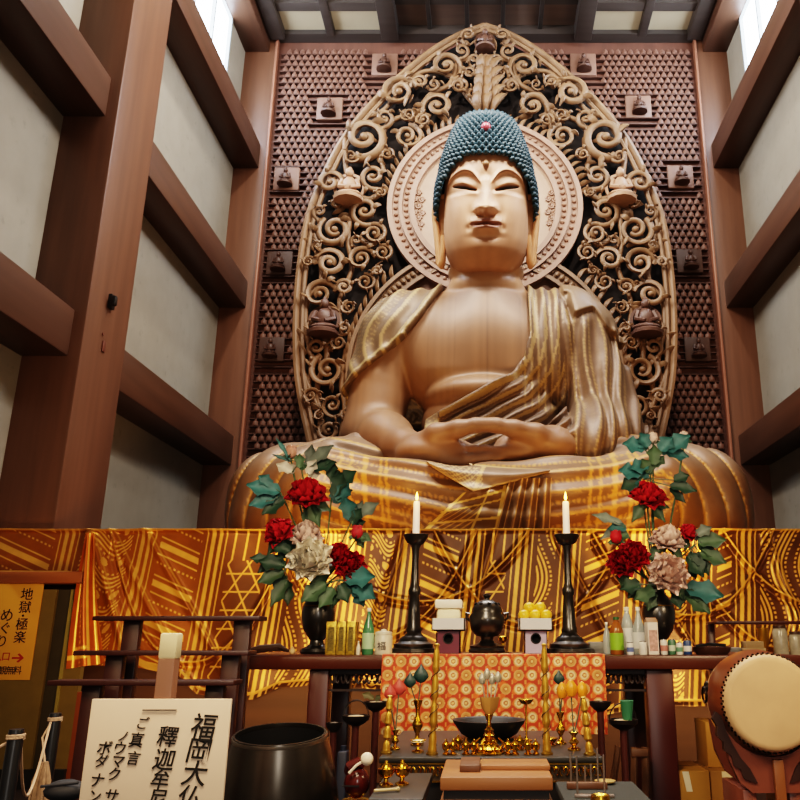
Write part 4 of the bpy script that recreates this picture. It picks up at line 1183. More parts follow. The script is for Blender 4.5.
def spray(px, py, specs, base, lb, grp, dY=-.02):
    """a leafy twig: specs = list of (dx, dy, angle degrees, length px, width px, colour)"""
    Y = 4.9+dY; t = thing('leaf_spray', base, lb, 'leaves', grp)
    end = W(px, py, Y); b = Vector(base)+Vector((0,.02,-.02)); mid = b.lerp(end,.5)+Vector((0,.05,.03))
    pts = [b*(1-u)**2+mid*2*u*(1-u)+end*u*u for u in [k/9 for k in range(10)]]
    MB().tube(pts, .005, 6).build('stem', M_stem, t)
    mb = MB()
    for (dx,dy,a,L,w,col) in specs:
        p = W(px+dx, py+dy, Y); s = SC(py, Y); a = math.radians(a)
        leaf_blade(mb, p, (math.cos(a),-.25,math.sin(a)), L*s, w*s, tuple(col), .1)
        a2 = a+RL.uniform(.5,.9)*RL.choice((-1,1)); leaf_blade(mb, p-Vector((0,-.012,.01)), (math.cos(a2),-.1,math.sin(a2)), L*s*.75, w*s*.8, tuple(np.array(col)*.7), .12)
        if math.hypot(dx,dy) > 3: mb.tube([end,p], .0035, 5, tuple(MIDG))
    mb.build('leaves', M_leaf, t, smooth=80, vcol=True)
RED = L3('#b01c28'); CREAM = L3('#f2ead8'); PINK = L3('#dcc0b4'); GL = 'flowers in the black vase beside the gold boxes'; GR = 'flowers in the black vase behind the bottles'
peony(307,491,22,RED,VL,'red peony highest in the arrangement above the gold boxes',GL,-.1,1,(.05,-.6,.7))
peony(277,530,18,RED,VL,'red peony on the wall side of the arrangement above the gold boxes',GL,-.08,2,(-.4,-.7,.5))
peony(306,533,19,PINK,VL,'dusty pink peony tucked behind the large cream one',GL,-.05,3,(0,-.55,.75))
peony(309,557,25,CREAM,VL,'large cream peony in the middle of the arrangement above the gold boxes',GL,-.2,4,(0,-.9,.3))
peony(339,553,16,RED,VL,'small red peony beside the large cream one, under the little red bud',GL,-.1,5,(.2,-.8,.5))
peony(352,564,18,RED,VL,'red peony low on the candle side of the arrangement above the gold boxes',GL,-.1,6,(.4,-.8,.3))
peony(357,532,6,L3('#b03038'),VL,'little round red bud beside the left candle',GL,-.05,7,bud=True)
peony(291,452,6,L3('#b98a78'),VL,'pale pink bud at the top of the arrangement above the gold boxes',GL,.0,8,bud=True)
spray(300,462,[(-10,-2,120,28,2.2,TEAL*1.1),(8,4,40,36,7,GREY*.6),(14,8,20,26,7,DKG),(0,6,90,16,5,MIDG*1.3),(-8,10,150,18,6,CREAM*.6),(8,12,60,18,6,CREAM*.7)],VL,'topmost leafy twig above the gold boxes, with a long thin leaf tip',GL)
spray(280,492,[(0,0,165,34,9,TEAL*1.15),(-4,6,195,26,8,TEAL),(4,8,215,24,8,DKG),(-8,-6,140,18,6,TEAL)],VL,'teal leaf spray beside the highest red peony, on the hall wall side',GL)
spray(332,492,[(2,4,70,28,8,DKG),(6,-6,40,26,8,DKG),(6,10,60,24,8,TEAL*.8),(-2,-14,80,20,6,DKG)],VL,'dark green leaf spray just right of the highest red peony',GL)
spray(352,520,[(-2,0,100,26,8,TEAL*.8),(4,-2,35,30,7,GREY*.7),(0,4,60,20,6,DKG),(4,14,-20,18,5,MIDG)],VL,'leaf spray behind the little red bud',GL)
spray(340,580,[(6,0,10,32,10,TEAL*1.1),(14,6,-25,26,9,TEAL),(-14,4,215,28,9,MIDG),(-6,8,235,22,8,MIDG*1.1),(0,4,-60,20,7,DKG)],VL,'broad teal leaves drooping over the rim of the vase beside the gold boxes',GL,-.12)
spray(284,566,[(0,0,165,26,8,DKG),(0,6,200,26,8,MIDG*.8),(4,14,240,28,7,MIDG*.7),(6,-14,150,20,7,DKG),(-14,-6,170,20,5,DKG)],VL,'dark green leaves low beside the large cream peony',GL,-.06)
peony(649,493,20,RED,VR,'red peony highest in the arrangement above the drinks',GR,-.1,11,(.05,-.6,.7))
peony(668,536,20,PINK,VR,'dusty pink peony above the pale grey one',GR,-.1,12,(.1,-.5,.8))
peony(690,531,12,RED,VR,'red peony peeping out beside the dusty pink one',GR,-.0,13,(.3,-.6,.6))
peony(669,571,23,PINK*1.2,VR,'pale grey pink peony in the middle of the arrangement above the drinks',GR,-.2,14,(0,-.9,.25))
peony(622,560,18,RED*.9,VR,'dark red peony on the candle side of the arrangement above the drinks',GR,-.1,15,(-.3,-.8,.3))
peony(634,553,18,RED,VR,'red peony touching the pale grey pink one',GR,-.14,16,(-.1,-.85,.4))
peony(616,537,6,RED,VR,'little red bud beside the right candle',GR,-.05,17,bud=True)
peony(653,438,5,PINK,VR,'small pale bud at the top of the arrangement above the drinks',GR,.0,18,bud=True)
peony(684,437,5,PINK*.9,VR,'tiny pale bud on the outer tip of the arrangement above the drinks',GR,.02,19,bud=True)
spray(650,455,[(-6,-6,165,24,9,TEAL*1.2),(-2,-8,120,18,7,TEAL),(10,-4,50,20,8,TEAL),(16,-4,35,30,9,TEAL*1.05),(-2,10,190,20,8,TEAL*1.1),(4,10,90,22,7,MIDG*1.1),(0,18,120,18,6,MIDG)],VR,'tallest teal leaf spray above the drinks',GR)
spray(640,478,[(0,-4,170,24,9,TEAL*1.1),(-2,4,200,20,8,DKG),(30,8,-10,26,6,DKG),(34,2,20,16,6,DKG)],VR,'leaf spray at the sides of the highest red peony above the drinks',GR)
spray(622,524,[(0,0,160,34,5,GREY*.9),(4,4,180,20,6,TEAL*.8),(6,10,200,20,6,MIDG)],VR,'greyish leaf spray beside the right candle',GR)
spray(694,545,[(4,-2,10,28,8,MIDG),(6,8,-20,26,8,MIDG*.9),(-6,10,-60,24,9,DKG),(-4,18,-30,18,7,DKG),(2,-10,30,18,6,GREY*.7)],VR,'green leaf spray on the drum side of the arrangement above the drinks',GR)
spray(684,588,[(2,0,-10,36,11,TEAL*.9),(0,4,-40,30,9,MIDG*.8),(-30,2,200,24,8,MIDG),(-44,-4,190,22,8,DKG),(-10,0,-80,20,7,DKG)],VR,'broad leaves spreading over the rim of the vase behind the bottles',GR,-.1)
# ---- incense burner, offering stands
def Zt(row, Y): return ZR(row, Y)
x, Y = at(487,4.85), 4.85; s = SC(655, Y); t = thing('incense_burner', (x,Y,ZT+.007), 'black metal incense burner with a pierced domed lid in the middle of the altar table', 'incense burner')
zz = lambda r: ZR(r, Y)-ZT
MB().lathe([(17*s,0.007),(18*s,.02),(16*s,.035),(17*s,.045),(12*s,.055),(8*s,.065),(6*s,.08),(7*s,.1)], (x,Y,ZT), 24, squash=lambda a,k: 1+.06*math.cos(6*a)*(k<4)).build('foot', M_blk, t)
MB().lathe([(6*s,.095),(11*s,zz(636)),(16*s,zz(630)),(18*s,zz(622)),(18*s,zz(617)),(15.5*s,zz(613)),(15.5*s,zz(611))], (x,Y,ZT), 28).build('bowl', M_blk, t)
mb = MB(); mb.lathe([(15.5*s,zz(611)),(15*s,zz(608)),(11*s,zz(603)),(6*s,zz(600)),(3*s,zz(599.5)),(2.5*s,zz(598)),(4*s,zz(596)),(3*s,zz(594)),(0,zz(593))], (x,Y,ZT), 24)
o = mb.build('lid', M_blk, t); mb = MB()
for k in range(9): a = 2*PI*k/9; mb.ball((x+11.3*s*math.cos(a),Y+11.3*s*math.sin(a),ZT+zz(604.5)),(.012,.012,.012),8,6)
mb.build('lid_hole', mat('lid hole black','#050505',.9), o)
for sx in (-1,1): MB().tube([(x+sx*17*s,Y,ZT+zz(621)),(x+sx*21*s,Y,ZT+zz(618)),(x+sx*21*s,Y,ZT+zz(613)),(x+sx*17.5*s,Y,ZT+zz(614))], .008, 6).build('handle', M_blk, t)
M_sanbo = mat('purple lacquer stand', '#5c2030', .35, var=.1); M_sanbol = mat('pale lilac stand', '#a79cb4', .45, var=.06)
def stand(px, w, ms, lb):
    Y = 4.72; x = at(px,Y); s = SC(655,Y); h0 = ZR(631,Y)-ZT
    t = thing('offering_stand', (x,Y,ZT+.007), lb, 'stand', 'offering stands with white trays')
    hw = w/2*s; th = .006
    mb = MB(); z0 = ZT+.007; z1 = ZT+h0
    for lo, hi in (((x-hw,Y-hw,z0),(x-hw+th,Y+hw,z1)),((x+hw-th,Y-hw,z0),(x+hw,Y+hw,z1)),((x-hw,Y+hw-th,z0),(x+hw,Y+hw,z1))): mb.box(lo,hi)
    mb.build('side_panel', M_sanbo, t, smooth=0)
    # front panel with the round hole
    n = 24; cx, cz, R = x, z0+(z1-z0)*.66, 4.6*s; ring = [Vector((cx+R*math.cos(2*PI*i/n), Y-hw, cz+R*math.sin(2*PI*i/n))) for i in range(n)]
    sq = []
    for i in range(n):
        a = 2*PI*i/n; c, sn = math.cos(a), math.sin(a); k = 1e9
        if abs(c) > 1e-6: k = min(k, hw/abs(c))
        if sn > 1e-6: k = min(k, (z1-cz)/sn)
        if sn < -1e-6: k = min(k, (z0-cz)/sn)
        sq.append(Vector((cx+k*c, Y-hw, cz+k*sn)))
    cor = [Vector((x+a*hw,Y-hw,z)) for a, z in ((1,z1),(-1,z1),(-1,z0),(1,z0))]
    mb = MB(); mb.add(ring+sq, [(i,(i+1)%n,n+(i+1)%n,n+i) for i in range(n)])
    for cv in cor:
        ang = math.atan2(cv.z-cz, cv.x-cx) % (2*PI); i = int(ang/(2*PI)*n) % n; mb.add([sq[i], cv, sq[(i+1)%n]], [(0,1,2)])
    o = mb.build('front_panel', ms, t, smooth=0)
    mb = MB(); mb.tube([p+Vector((0,-.001,0)) for p in ring]+[ring[0]], .004, 6); mb.build('hole_rim', M_blkm, o)
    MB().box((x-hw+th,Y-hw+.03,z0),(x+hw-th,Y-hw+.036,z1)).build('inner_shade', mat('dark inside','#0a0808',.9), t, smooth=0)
    # tray
    tw = 16.5*s; zt0 = z1; zt1 = ZR(618.5,Y)
    mb = MB(); mb.box((x-tw,Y-tw,zt0),(x+tw,Y+tw,zt0+.008))
    for lo, hi in (((x-tw,Y-tw,zt0),(x+tw,Y-tw+.006,zt1)),((x-tw,Y+tw-.006,zt0),(x+tw,Y+tw,zt1)),((x-tw,Y-tw,zt0),(x-tw+.006,Y+tw,zt1)),((x+tw-.006,Y-tw,zt0),(x+tw,Y+tw,zt1))): mb.box(lo,hi)
    mb.build('tray', mat('white tray','#cfd0d2',.6,var=.03), t, smooth=0)
    return x, Y, s, zt1, zt0+.008
x, Y, s, zt1, zb = stand(448.5, 24, M_sanbo, 'dark purple offering stand whose white tray holds stacked cream rice cakes')
M_mochi = mat('cream rice cake', '#efe3c4', .55, var=.03); M_mochi2 = mat('wrapped cream box', '#e9e2d2', .4, var=.03)
mb = MB(); mb.bbox((x-12*s,Y-12*s,zb),(x+12*s,Y+12*s,ZR(609,Y)),.02)
label(mb.build('rice_cake', M_mochi, None, (x,Y,zb)), 'cream block of rice cake, lower of the two on the white tray', 'offering', 'stacked rice cakes')
mb = MB(); mb.bbox((x-14*s,Y-13*s,ZR(609,Y)),(x+14*s,Y+13*s,ZR(600,Y)),.012)
label(mb.build('rice_cake', M_mochi2, None, (x,Y,ZR(609,Y))), 'wider pale block of rice cake, upper of the two on the white tray', 'offering', 'stacked rice cakes')
x, Y, s, zt1, zb = stand(535.5, 23, M_sanbol, 'lilac offering stand whose white tray holds a heap of yellow fruit')
M_yel = mat('yellow fruit skin', '#e3b62e', .4, var=.08, scale=20., bump=.03)
for k, (dx, dy, row, lb) in enumerate(((-11,-4,615.5,'yellow fruit in the front row of the heap, at the end facing the incense burner'),(0,-5,615.5,'yellow fruit in the middle of the heap\'s front row'),(11,-4,615.5,'yellow fruit in the front row of the heap, at the end facing the candle'),(-5.5,1,608,'upper yellow fruit of the heap, on the incense burner side'),(5.5,1,608,'upper yellow fruit of the heap, on the candle side'),(-6,8,615,'yellow fruit at the back of the tray, half hidden behind the heap'),(6,8,615,'yellow fruit at the back of the tray behind the candle side of the heap'))):
    fx_, fy, fz = x+dx*s, Y+dy*s, ZR(row, Y); r = 6.2*s
    t = thing('yellow_fruit', (fx_,fy,fz-r), lb, 'fruit', 'yellow fruit heaped on the white tray')
    MB().ball((fx_,fy,fz),(r,r,r*.93),16,12).build('flesh', M_yel, t); MB().cyl((fx_,fy,fz+r*.9),(fx_+.002,fy,fz+r*1.06),.003,.002,6).build('stalk', M_stem, t)
# little lamp bracket between burner and stand (brass)
x = at(503,4.95); s = SC(655,4.95)
label(MB().lathe([(6*s,0),(6*s,.01),(2*s,.02),(1.6*s,.06),(4.5*s,.075),(5*s,.095),(4*s,.1)], (x,4.95,ZT+.0), 16).build('brass_cup', M_brass, None, (x,4.95,ZT)), 'small brass cup behind the incense burner, next to the fruit stand', 'cup')
# ---- left offerings
M_goldbox = mat('gold foil print', '#b08f35', .35, metal=.5, var=.45, scale=60., detail=2)
M_greenbottle = mat('green glass', '#4f8a62', .12, var=.05, spec=.6, trans=.25)
s = SC(655,4.66)
for k, (a, b, lb) in enumerate(((326,336.5,'gold foil box nearest the black vase'),(337,346,'gold foil box in the middle of the three'),(346.5,355.5,'gold foil box nearest the green bottle'))):
    x0, x1 = at(a,4.66), at(b,4.66); t = thing('gold_box', ((x0+x1)/2,4.7,ZT), lb, 'box', 'gold foil boxes on the altar table')
    MB().bbox((x0,4.62,ZT),(x1,4.74,ZR(621.5,4.62)),.003).build('carton', M_goldbox, t)
    MB().box((x0+.012,4.6185,ZT+.02),(x1-.012,4.6195,ZR(627,4.62))).build('printed_band', mat('dark gold print','#6b5a1e',.4,var=.5,scale=90.,metal=.3), t, smooth=0)
def bottle(name, px, Y, rpx, top, mb_, lb, cat, lab=None, shoulder=.55, cap=None, neck=.3, labcol=None, grp=None):
    x = at(px,Y); s = SC(655,Y); r = rpx*s; H = ZR(top,Y)-ZT
    t = thing(name, (x,Y,ZT), lb, cat, grp)
    MB().lathe([(r*.9,0),(r,.006),(r,H*shoulder),(r*.85,H*(shoulder+.1)),(r*.5,H*(shoulder+.24)),(r*neck,H*.86),(r*neck,H*.93)], (x,Y,ZT), 20).build('glass', mb_, t)
    MB().lathe([(r*neck*1.15,H*.925),(r*neck*1.15,H),(0,H)], (x,Y,ZT), 14).build('cap', cap or M_paper, t)
    if lab: MB().lathe([(r*1.015,H*.12),(r*1.02,H*.13),(r*1.02,H*shoulder*.9),(r*1.015,H*shoulder*.92)], (x,Y,ZT), 20).build('paper_label', lab, t)
    return t
bottle('drink_bottle', 367.5, 4.68, 6, 608, M_greenbottle, 'green glass bottle with a pale label beside the gold boxes', 'bottle', mat('pale green label','#a9c7a4',.6), .5)
x, Y = at(383,4.68), 4.68; s = SC(655,Y); t = thing('lidded_jar', (x,Y,ZT), 'white ceramic jar with a dark written character beside the green bottle', 'jar')
MB().lathe([(8*s,0),(9*s,.01),(9*s,ZR(636,Y)-ZT),(8*s,ZR(634.5,Y)-ZT)], (x,Y,ZT), 22).build('body', mat('white ceramic','#cfc8b4',.3,var=.05), t)
MB().lathe([(8.6*s,0),(8.6*s,.014),(3*s,.02),(2.2*s,.028),(0,.03)], (x,Y,ZR(634.5,Y)), 22).build('lid', mat('white ceramic lid','#d8d2c0',.3), t)
me = text_mesh('福', .05, .0008); me.transform(Matrix.Translation((x-.003,Y-9*s-.0015,ZT+.043)) @ Matrix.Rotation(PI/2,4,'X')); mesh_obj('character', me, M_blkm, t)
bottle('sake_cup', 358, 4.6, 2.2, 641, mat('small white flask','#cfc6b4',.3), 'tiny white flask squeezed between the gold boxes and the green bottle', 'flask', None, .5)
# low twig tray lying left of the vase
x0, x1 = at(243,4.75), at(290,4.75)
label(MB().tube([(x0,4.75,ZT+.012),(x0+.1,4.72,ZT+.03),(x1-.06,4.74,ZT+.04),(x1,4.7,ZT+.02)], [.012,.022,.02,.008], 8, flat=1).build('wooden_stick', wood('dark stick','#3a2414',.5,.2,'x'), None, (x0,4.75,ZT)), 'thin dark wooden stick lying on the table end left of the black vase', 'stick')
x=at(292,4.64); label(MB().ball((x,4.64,ZT+.018),.018,12,8).lathe([(.006,.03),(.009,.04),(0,.045)],(x,4.64,ZT),8).build('wooden_ball', mat('pale wooden ball','#c9a77a',.5), None, (x,4.64,ZT)), 'little pale round knob in front of the left vase', 'knob')
# ---- right offerings
M_clear = mat('clear bottle plastic', '#bcc6c4', .12, var=.05, trans=.35, spec=.6)
bottle('drink_bottle', 607.5, 4.8, 4, 622, M_clear, 'slim clear bottle nearest the right candlestick', 'bottle', None, .5, grp='drinks on the altar table')
bottle('drink_bottle', 617.5, 4.7, 6.8, 617, mat('tea','#a5642a',.15,trans=.3), 'tea bottle with a bright green label', 'bottle', mat('lime green label','#7fb02e',.5), .62, mat('dark green cap','#2f5d34',.4), .38, grp='drinks on the altar table')
bottle('drink_bottle', 628.5, 4.8, 6, 607, M_clear, 'tall clear bottle with a white label behind the blue and white can', 'bottle', mat('white label','#d6d8d6',.5), .6, None, .4, grp='drinks on the altar table')
bottle('drink_bottle', 640, 4.78, 6.4, 607, M_clear, 'tall tapering clear bottle beside the white carton', 'bottle', mat('white label','#d6d8d6',.5), .5, None, .3, grp='drinks on the altar table')
def can(px, Y, rpx, top, body, lid, lb, band=None):
    x = at(px,Y); s = SC(655,Y); r = rpx*s; H = ZR(top,Y)-ZT
    t = thing('drink_can', (x,Y,ZT), lb, 'can', 'small cans and cups on the altar table')
    MB().lathe([(r*.85,0),(r,.006),(r,H*.9),(r*.85,H)], (x,Y,ZT), 18).build('body', body, t)
    MB().lathe([(r*.84,H),(r*.84,H+.004),(r*.75,H+.002),(0,H+.002)], (x,Y,ZT), 18).build('lid', lid, t)
    if band: MB().lathe([(r*1.01,H*.25),(r*1.02,H*.27),(r*1.02,H*.62),(r*1.01,H*.64)], (x,Y,ZT), 18).build('printed_band', band, t)
M_tin = mat('tin','#b9b9b6',.25,metal=.9)
M_wcan = mat('white can','#d4d2cc',.35); M_gcan = mat('green can','#3f6a50',.35); M_bcan = mat('blue can','#23406e',.3); M_pk = mat('pink band','#b4756a',.4); M_lb = mat('blue band','#5a6d9c',.4)
can(630.5,4.62,3.6,643,M_wcan,M_tin,'blue and white can in front of the tall clear bottle',M_lb)
can(643.5,4.62,4,642,M_wcan,M_tin,'small white cup in front of the tapering bottle')
can(664.5,4.66,3.6,640,M_wcan,M_tin,'white can with a pink band beside the carton',M_pk)
can(672.5,4.68,4,640,M_gcan,M_tin,'dark green can with a pale band',mat('pale band','#b8c2b0',.4))
can(680,4.66,3.4,643,M_wcan,M_tin,'small white can between the green and the blue can',mat('green band','#5d8a6e',.4))
can(688,4.66,4.2,641,M_bcan,M_tin,'dark blue can at the end of the row',M_wcan)
x0, x1 = at(648,4.66), at(658.5,4.66); t = thing('drink_carton', ((x0+x1)/2,4.7,ZT), 'tall white carton with a pinkish print, between the tapering bottle and the cans', 'carton')
MB().bbox((x0,4.63,ZT),(x1,4.73,ZR(622,4.63)),.004).build('body', mat('white carton','#d6ccc4',.5), t)
MB().prism([(x0,4.63,ZR(622,4.63)),(x0,4.73,ZR(622,4.63)),(x0,4.68,ZR(617.5,4.63))],(x1-x0,0,0)).build('gable_top', mat('orange gable','#a8805a',.5), t, smooth=0)
MB().box((x0+.006,4.6285,ZT+.02),(x1-.006,4.6295,ZR(630,4.63))).build('print', mat('pink print','#b89088',.6,var=.3,scale=60.), t, smooth=0)
x0, x1 = at(590,4.9), at(604,4.9); label(MB().bbox((x0,4.9,ZT),(x1,5.02,ZR(642,4.9)),.008).bbox((x0+.01,4.895,ZT+.02),(x1-.01,4.9,ZT+.05),.002).build('grey_box', mat('grey box','#7d7d76',.5), None, (x0,4.9,ZT)), 'flat grey box beside the base of the right candlestick', 'box')
x = at(712,4.75); s = SC(655,4.75); t = thing('wooden_tray', (x,4.75,ZT), 'shallow dark wooden tray at the drum end of the altar table', 'tray')
MB().lathe([(15*s,0),(18*s,.02),(19*s,.04),(18*s,.042),(15*s,.014)], (x,4.75,ZT), 22).build('dish', wood('tray wood','#3a241a',.4,.2,'x'), t); MB().tube([(x-18*s,4.7,ZT+.045),(x-5*s,4.69,ZT+.056),(x+12*s,4.7,ZT+.05)], .009, 6).build('carved_rim', M_blkm, t)
# ================================================================== prayer desk and its brass ritual ware
ZD = 1.044
M_desk = mat('dark green-grey lacquer', '#2b2a28', .4, var=.15)
M_deskb = mat('dark lacquer', '#1d1a18', .4)
M_box = wood('light brown wood', '#8a5c38', .45, .15, 'x', 5.)
M_boxd = wood('mid brown wood', '#5c3c26', .45, .15, 'x', 5.)
M_turn = mat('yellow turned lacquer', '#b88a34', .3, metal=.55, var=.15, scale=12.)
def ax_(px, row, Y): return (px-AXIS)*SC(row, Y)
dk = thing('prayer_desk', (.02,3.85,0), 'dark lacquered prayer desk with a gilt fascia holding brass ritual ware', 'desk')
mb = MB(); mb.bbox((-.42,3.4,ZD-.022),(.46,4.32,ZD),.006); mb.build('desk_top', M_desk, dk)
mb = MB(); mb.box((-.405,3.42,0),(.445,4.3,ZD-.092)); mb.build('body', M_deskb, dk, smooth=0)
mb = MB(); mb.box((-.415,3.41,ZD-.092),(.455,4.31,ZD-.022)); o = mb.build('fascia', mat('dark fascia','#3a3022',.4), dk, smooth=0)
mb = MB()
for i in range(46):
    x = -.405+.86*(i+.5)/46; s_ = 1 if i % 2 else -1
    mb.tube([(x+.010*math.cos(t)*(1-t/8)*s_, 3.406, ZD-.057+.026*math.sin(t)*(1-t/8)) for t in [k*.6 for k in range(10)]], .0036, 5)
mb.box((-.415,3.404,ZD-.028),(.455,3.41,ZD-.022)); mb.box((-.415,3.404,ZD-.092),(.455,3.41,ZD-.086)); mb.build('gilt_tracery', M_brass, o)
# turned posts
def turned_post(px, row_top, px_b, Y, lb, r=.011, cord=True):
    xb = ax_(px_b, 755, Y); xt = ax_(px, row_top, Y); zt = ZR(row_top, Y); H = zt-ZD
    t = thing('turned_post', (xb,Y,ZD), lb, 'post', 'turned yellow posts at the desk corners')
    prof = []
    for k in range(41):
        u = k/40; b = .55+.45*abs(math.sin(u*PI*4.0+.3))**.7
        if abs((u*4) % 1-.15) < .06: b = 1.1
        prof.append((r*b*(1-.15*u), H*u))
    prof += [(r*.8,H*1.0),(r*.5,H*1.015),(0,H*1.02)]
    mb = MB(); mb.lathe(prof, (xb,Y,ZD), 14, (xt-xb,0,H)); mb.build('shaft', M_turn, t)
    MB().lathe([(r*1.5,0),(r*1.5,.006),(r,.014)], (xb,Y,ZD), 14).build('base', M_brassd, t)
    if cord:
        ax2 = Vector((xt-xb,0,H)); pts = []
        for k in range(70):
            u = .08+.8*k/69; a = k*.42; pts.append(Vector((xb,Y,ZD))+ax2*u+Vector((math.cos(a)*r*1.08,math.sin(a)*r*1.08,0)))
        MB().tube(pts, .0018, 4).build('cord', M_blkm, t)
turned_post(437,645,432,3.47,'tall turned yellow post with a dark cord, nearer the bell',.016)
turned_post(544,645,547,3.47,'tall turned yellow post with a dark cord, nearer the orange buds',.016)
turned_post(390,696,386,3.5,'short turned yellow post in front of the pink leaves',.016,False)
turned_post(583,697,590,3.46,'short turned yellow post in front of the orange buds',.016,False)
# vases with metal lotus
M_tealp = mat('painted teal lotus', '#263f3d', .45, var=.15); M_pinkp = mat('painted pink lotus', '#b0453c', .5, var=.15); M_silv = mat('silvered lotus', '#a9a597', .35, metal=.4, var=.12); M_orgp = mat('orange lotus bud', '#d98a1c', .45, var=.1); M_grnp = mat('painted green stem','#3c5240',.5)
def brass_vase(px, Y, rows, lb, m=M_brass, w=1.):
    """rows: top row of the vase"""
    x = ax_(px, 745, Y); s = SC(745, Y); t = thing('brass_vase', (x,Y,ZD), lb, 'vase', 'small brass vases on the prayer desk'); H = ZR(rows, Y)-ZD; w = w*s
    MB().lathe([(6.5*w,0),(6.6*w,.006),(4*w,.012),(2.2*w,H*.18),(2*w,H*.26),(4.5*w,H*.38),(5*w,H*.48),(3*w,H*.6),(2*w,H*.7),(2.2*w,H*.8),(4*w,H*.92),(5*w,H),(4.4*w,H*.99),(1.6*w,H*.82)], (x,Y,ZD), 20).build('body', m, t)
    MB().lathe([(5.1*w,H*.42),(5.5*w,H*.44),(5.5*w,H*.47),(5.1*w,H*.49)], (x,Y,ZD), 20).build('band', M_brassd, t)
    return Vector((x,Y,ZD+H*.86))
def lotus(base, px, py, r, m, lb, grp, kind='leaf', dy=0.):
    Y = base.y+dy; p = W(px, py, Y); s = SC(py, Y); R = r*s; t = thing('lotus_ornament', base, lb, 'flower', grp)
    mid = base.lerp(p,.5)+Vector(((p.x-base.x)*.15,0,.0)); pts = [base*(1-u)**2+mid*2*u*(1-u)+p*u*u for u in [k/8 for k in range(9)]]
    MB().tube(pts, .0028, 6).build('stem', M_grnp if kind != 'bud' or m is not M_silv else M_silv, t)
    mb = MB()
    if kind == 'bud':
        mb.lathe([(0,-R*1.1),(R*.6,-R*.9),(R*.95,-R*.1),(R*.8,R*.7),(R*.35,R*1.35),(0,R*1.6)], p, 14, squash=lambda a,k: 1+.07*math.cos(5*a)); mb.build('bud', m, t)
    else:
        mb.lathe([(0,-R*.9),(R*.45,-R*.65),(R*.85,-R*.1),(R*.72,R*.4),(R*.3,R*1.0),(R*.08,R*1.35),(0,R*1.5)], p, 14, squash=lambda a,k: (1.15-.6*abs(math.sin(a)))); mb.build('leaf', m, t)
b = brass_vase(417,3.75,700,'brass vase holding the dark teal lotus leaves'); G1 = 'lotus ornaments near the left tall post'
lotus(b,421,676,8,M_tealp,'dark teal lotus leaf, larger and higher of the pair beside the left tall post',G1); lotus(b,410,682,6.5,M_tealp,'dark teal lotus leaf, smaller and lower of the pair beside the left tall post',G1,dy=-.02)
b = brass_vase(395,3.62,730,'brass vase holding the pink lotus leaves',w=.75)
lotus(b,399,689,7.5,M_pinkp,'pinkish red lotus leaf nearer the teal ones',G1,dy=.03); lotus(b,390,694,6.5,M_pinkp,'pinkish red lotus leaf farther from the teal ones',G1,dy=.0)
b = brass_vase(489,3.62,714,'brass vase in the middle of the desk wrapped with brown paper',w=.9)
for k,(px,py,lb) in enumerate(((482,680,'silvered lotus bud leaning furthest toward the left tall post'),(487,675,'highest silvered lotus bud of the middle bunch'),(492,680,'silvered lotus bud third along the middle bunch'),(498,678,'silvered lotus bud leaning toward the right tall post'))): lotus(b,px,py,4,M_silv,lb,'silvered lotus buds in the middle vase','bud',.004*k)
x = b.x; s = SC(705,3.62); MB_ = MB(); MB_.lathe([(4*s,ZR(714,3.62)-ZD),(8*s,ZR(708,3.62)-ZD),(10*s,ZR(697,3.62)-ZD),(9.6*s,ZR(697,3.62)-ZD),(3*s,ZR(712,3.62)-ZD)], (x,3.62,ZD), 14, squash=lambda a,k: 1+.08*math.cos(5*a)-.35*abs(math.sin(a)))
label(MB_.build('paper_wrap', mat('brown wrapping paper','#a5793f',.7,var=.12), None, (x,3.62,b.z)), 'brown paper sleeve around the silvered lotus buds', 'paper')
b = brass_vase(561,3.8,712,'brass vase behind holding the dark lotus and one orange bud',w=.85); G2 = 'orange lotus ornaments beside the right tall post'
lotus(b,559,679,6,M_tealp,'dark lotus leaf above the orange buds',G2); lotus(b,562,692,6,M_orgp,'orange lotus bud nearest the right tall post',G2,'bud',-.02)
b = brass_vase(574,3.6,732,'brass vase in front holding two orange buds on green stems')
lotus(b,571,690,6.5,M_orgp,'tallest orange lotus bud, second from the right tall post',G2,'bud'); lotus(b,582,691,6,M_orgp,'orange lotus bud farthest from the right tall post',G2,'bud',.015)
# black bowl
x = ax_(489,732,4.02); s = SC(732,4.02); zt = ZR(722,3.9)
label(MB().lathe([(20*s,0),(28*s,.02),(36*s,.07),(36.5*s,zt-ZD),(34.5*s,zt-ZD),(33*s,.075),(24*s,.03),(0,.02)], (x,4.02,ZD), 32).build('black_bowl', M_blkm, None, (x,4.02,ZD)), 'wide black bowl standing on the desk behind the brass pagoda', 'bowl')
# brass pagoda / vajra stand
x = ax_(489,757,3.5); s = SC(757,3.5); t = thing('brass_pagoda', (x,3.5,ZD), 'ornate little brass tower on a spreading lotus base in the centre of the desk', 'ornament')
MB().lathe([(15*s,0),(16*s,.006),(13*s,.015),(14*s,.02),(9*s,.03),(7*s,.04)], (x,3.5,ZD), 24, squash=lambda a,k: 1+.12*math.cos(8*a)).build('lotus_base', M_brass, t)
MB().lathe([(6*s,.035),(7*s,.05),(4*s,.058),(6*s,.07),(3*s,.078),(4.4*s,.09),(2*s,.1),(2.6*s,.108),(1.4*s,.12),(1.2*s,.145),(0,.15)], (x,3.5,ZD), 18).build('tower', M_brass, t)
for k in range(6):
    a = 2*PI*k/6; MB().tube([(x+11*s*math.cos(a),3.5+11*s*math.sin(a),ZD+.018),(x+15*s*math.cos(a),3.5+15*s*math.sin(a),ZD+.04),(x+9*s*math.cos(a),3.5+9*s*math.sin(a),ZD+.06)],[.005,.006,.003],6).build('petal_prong', M_brass, t)
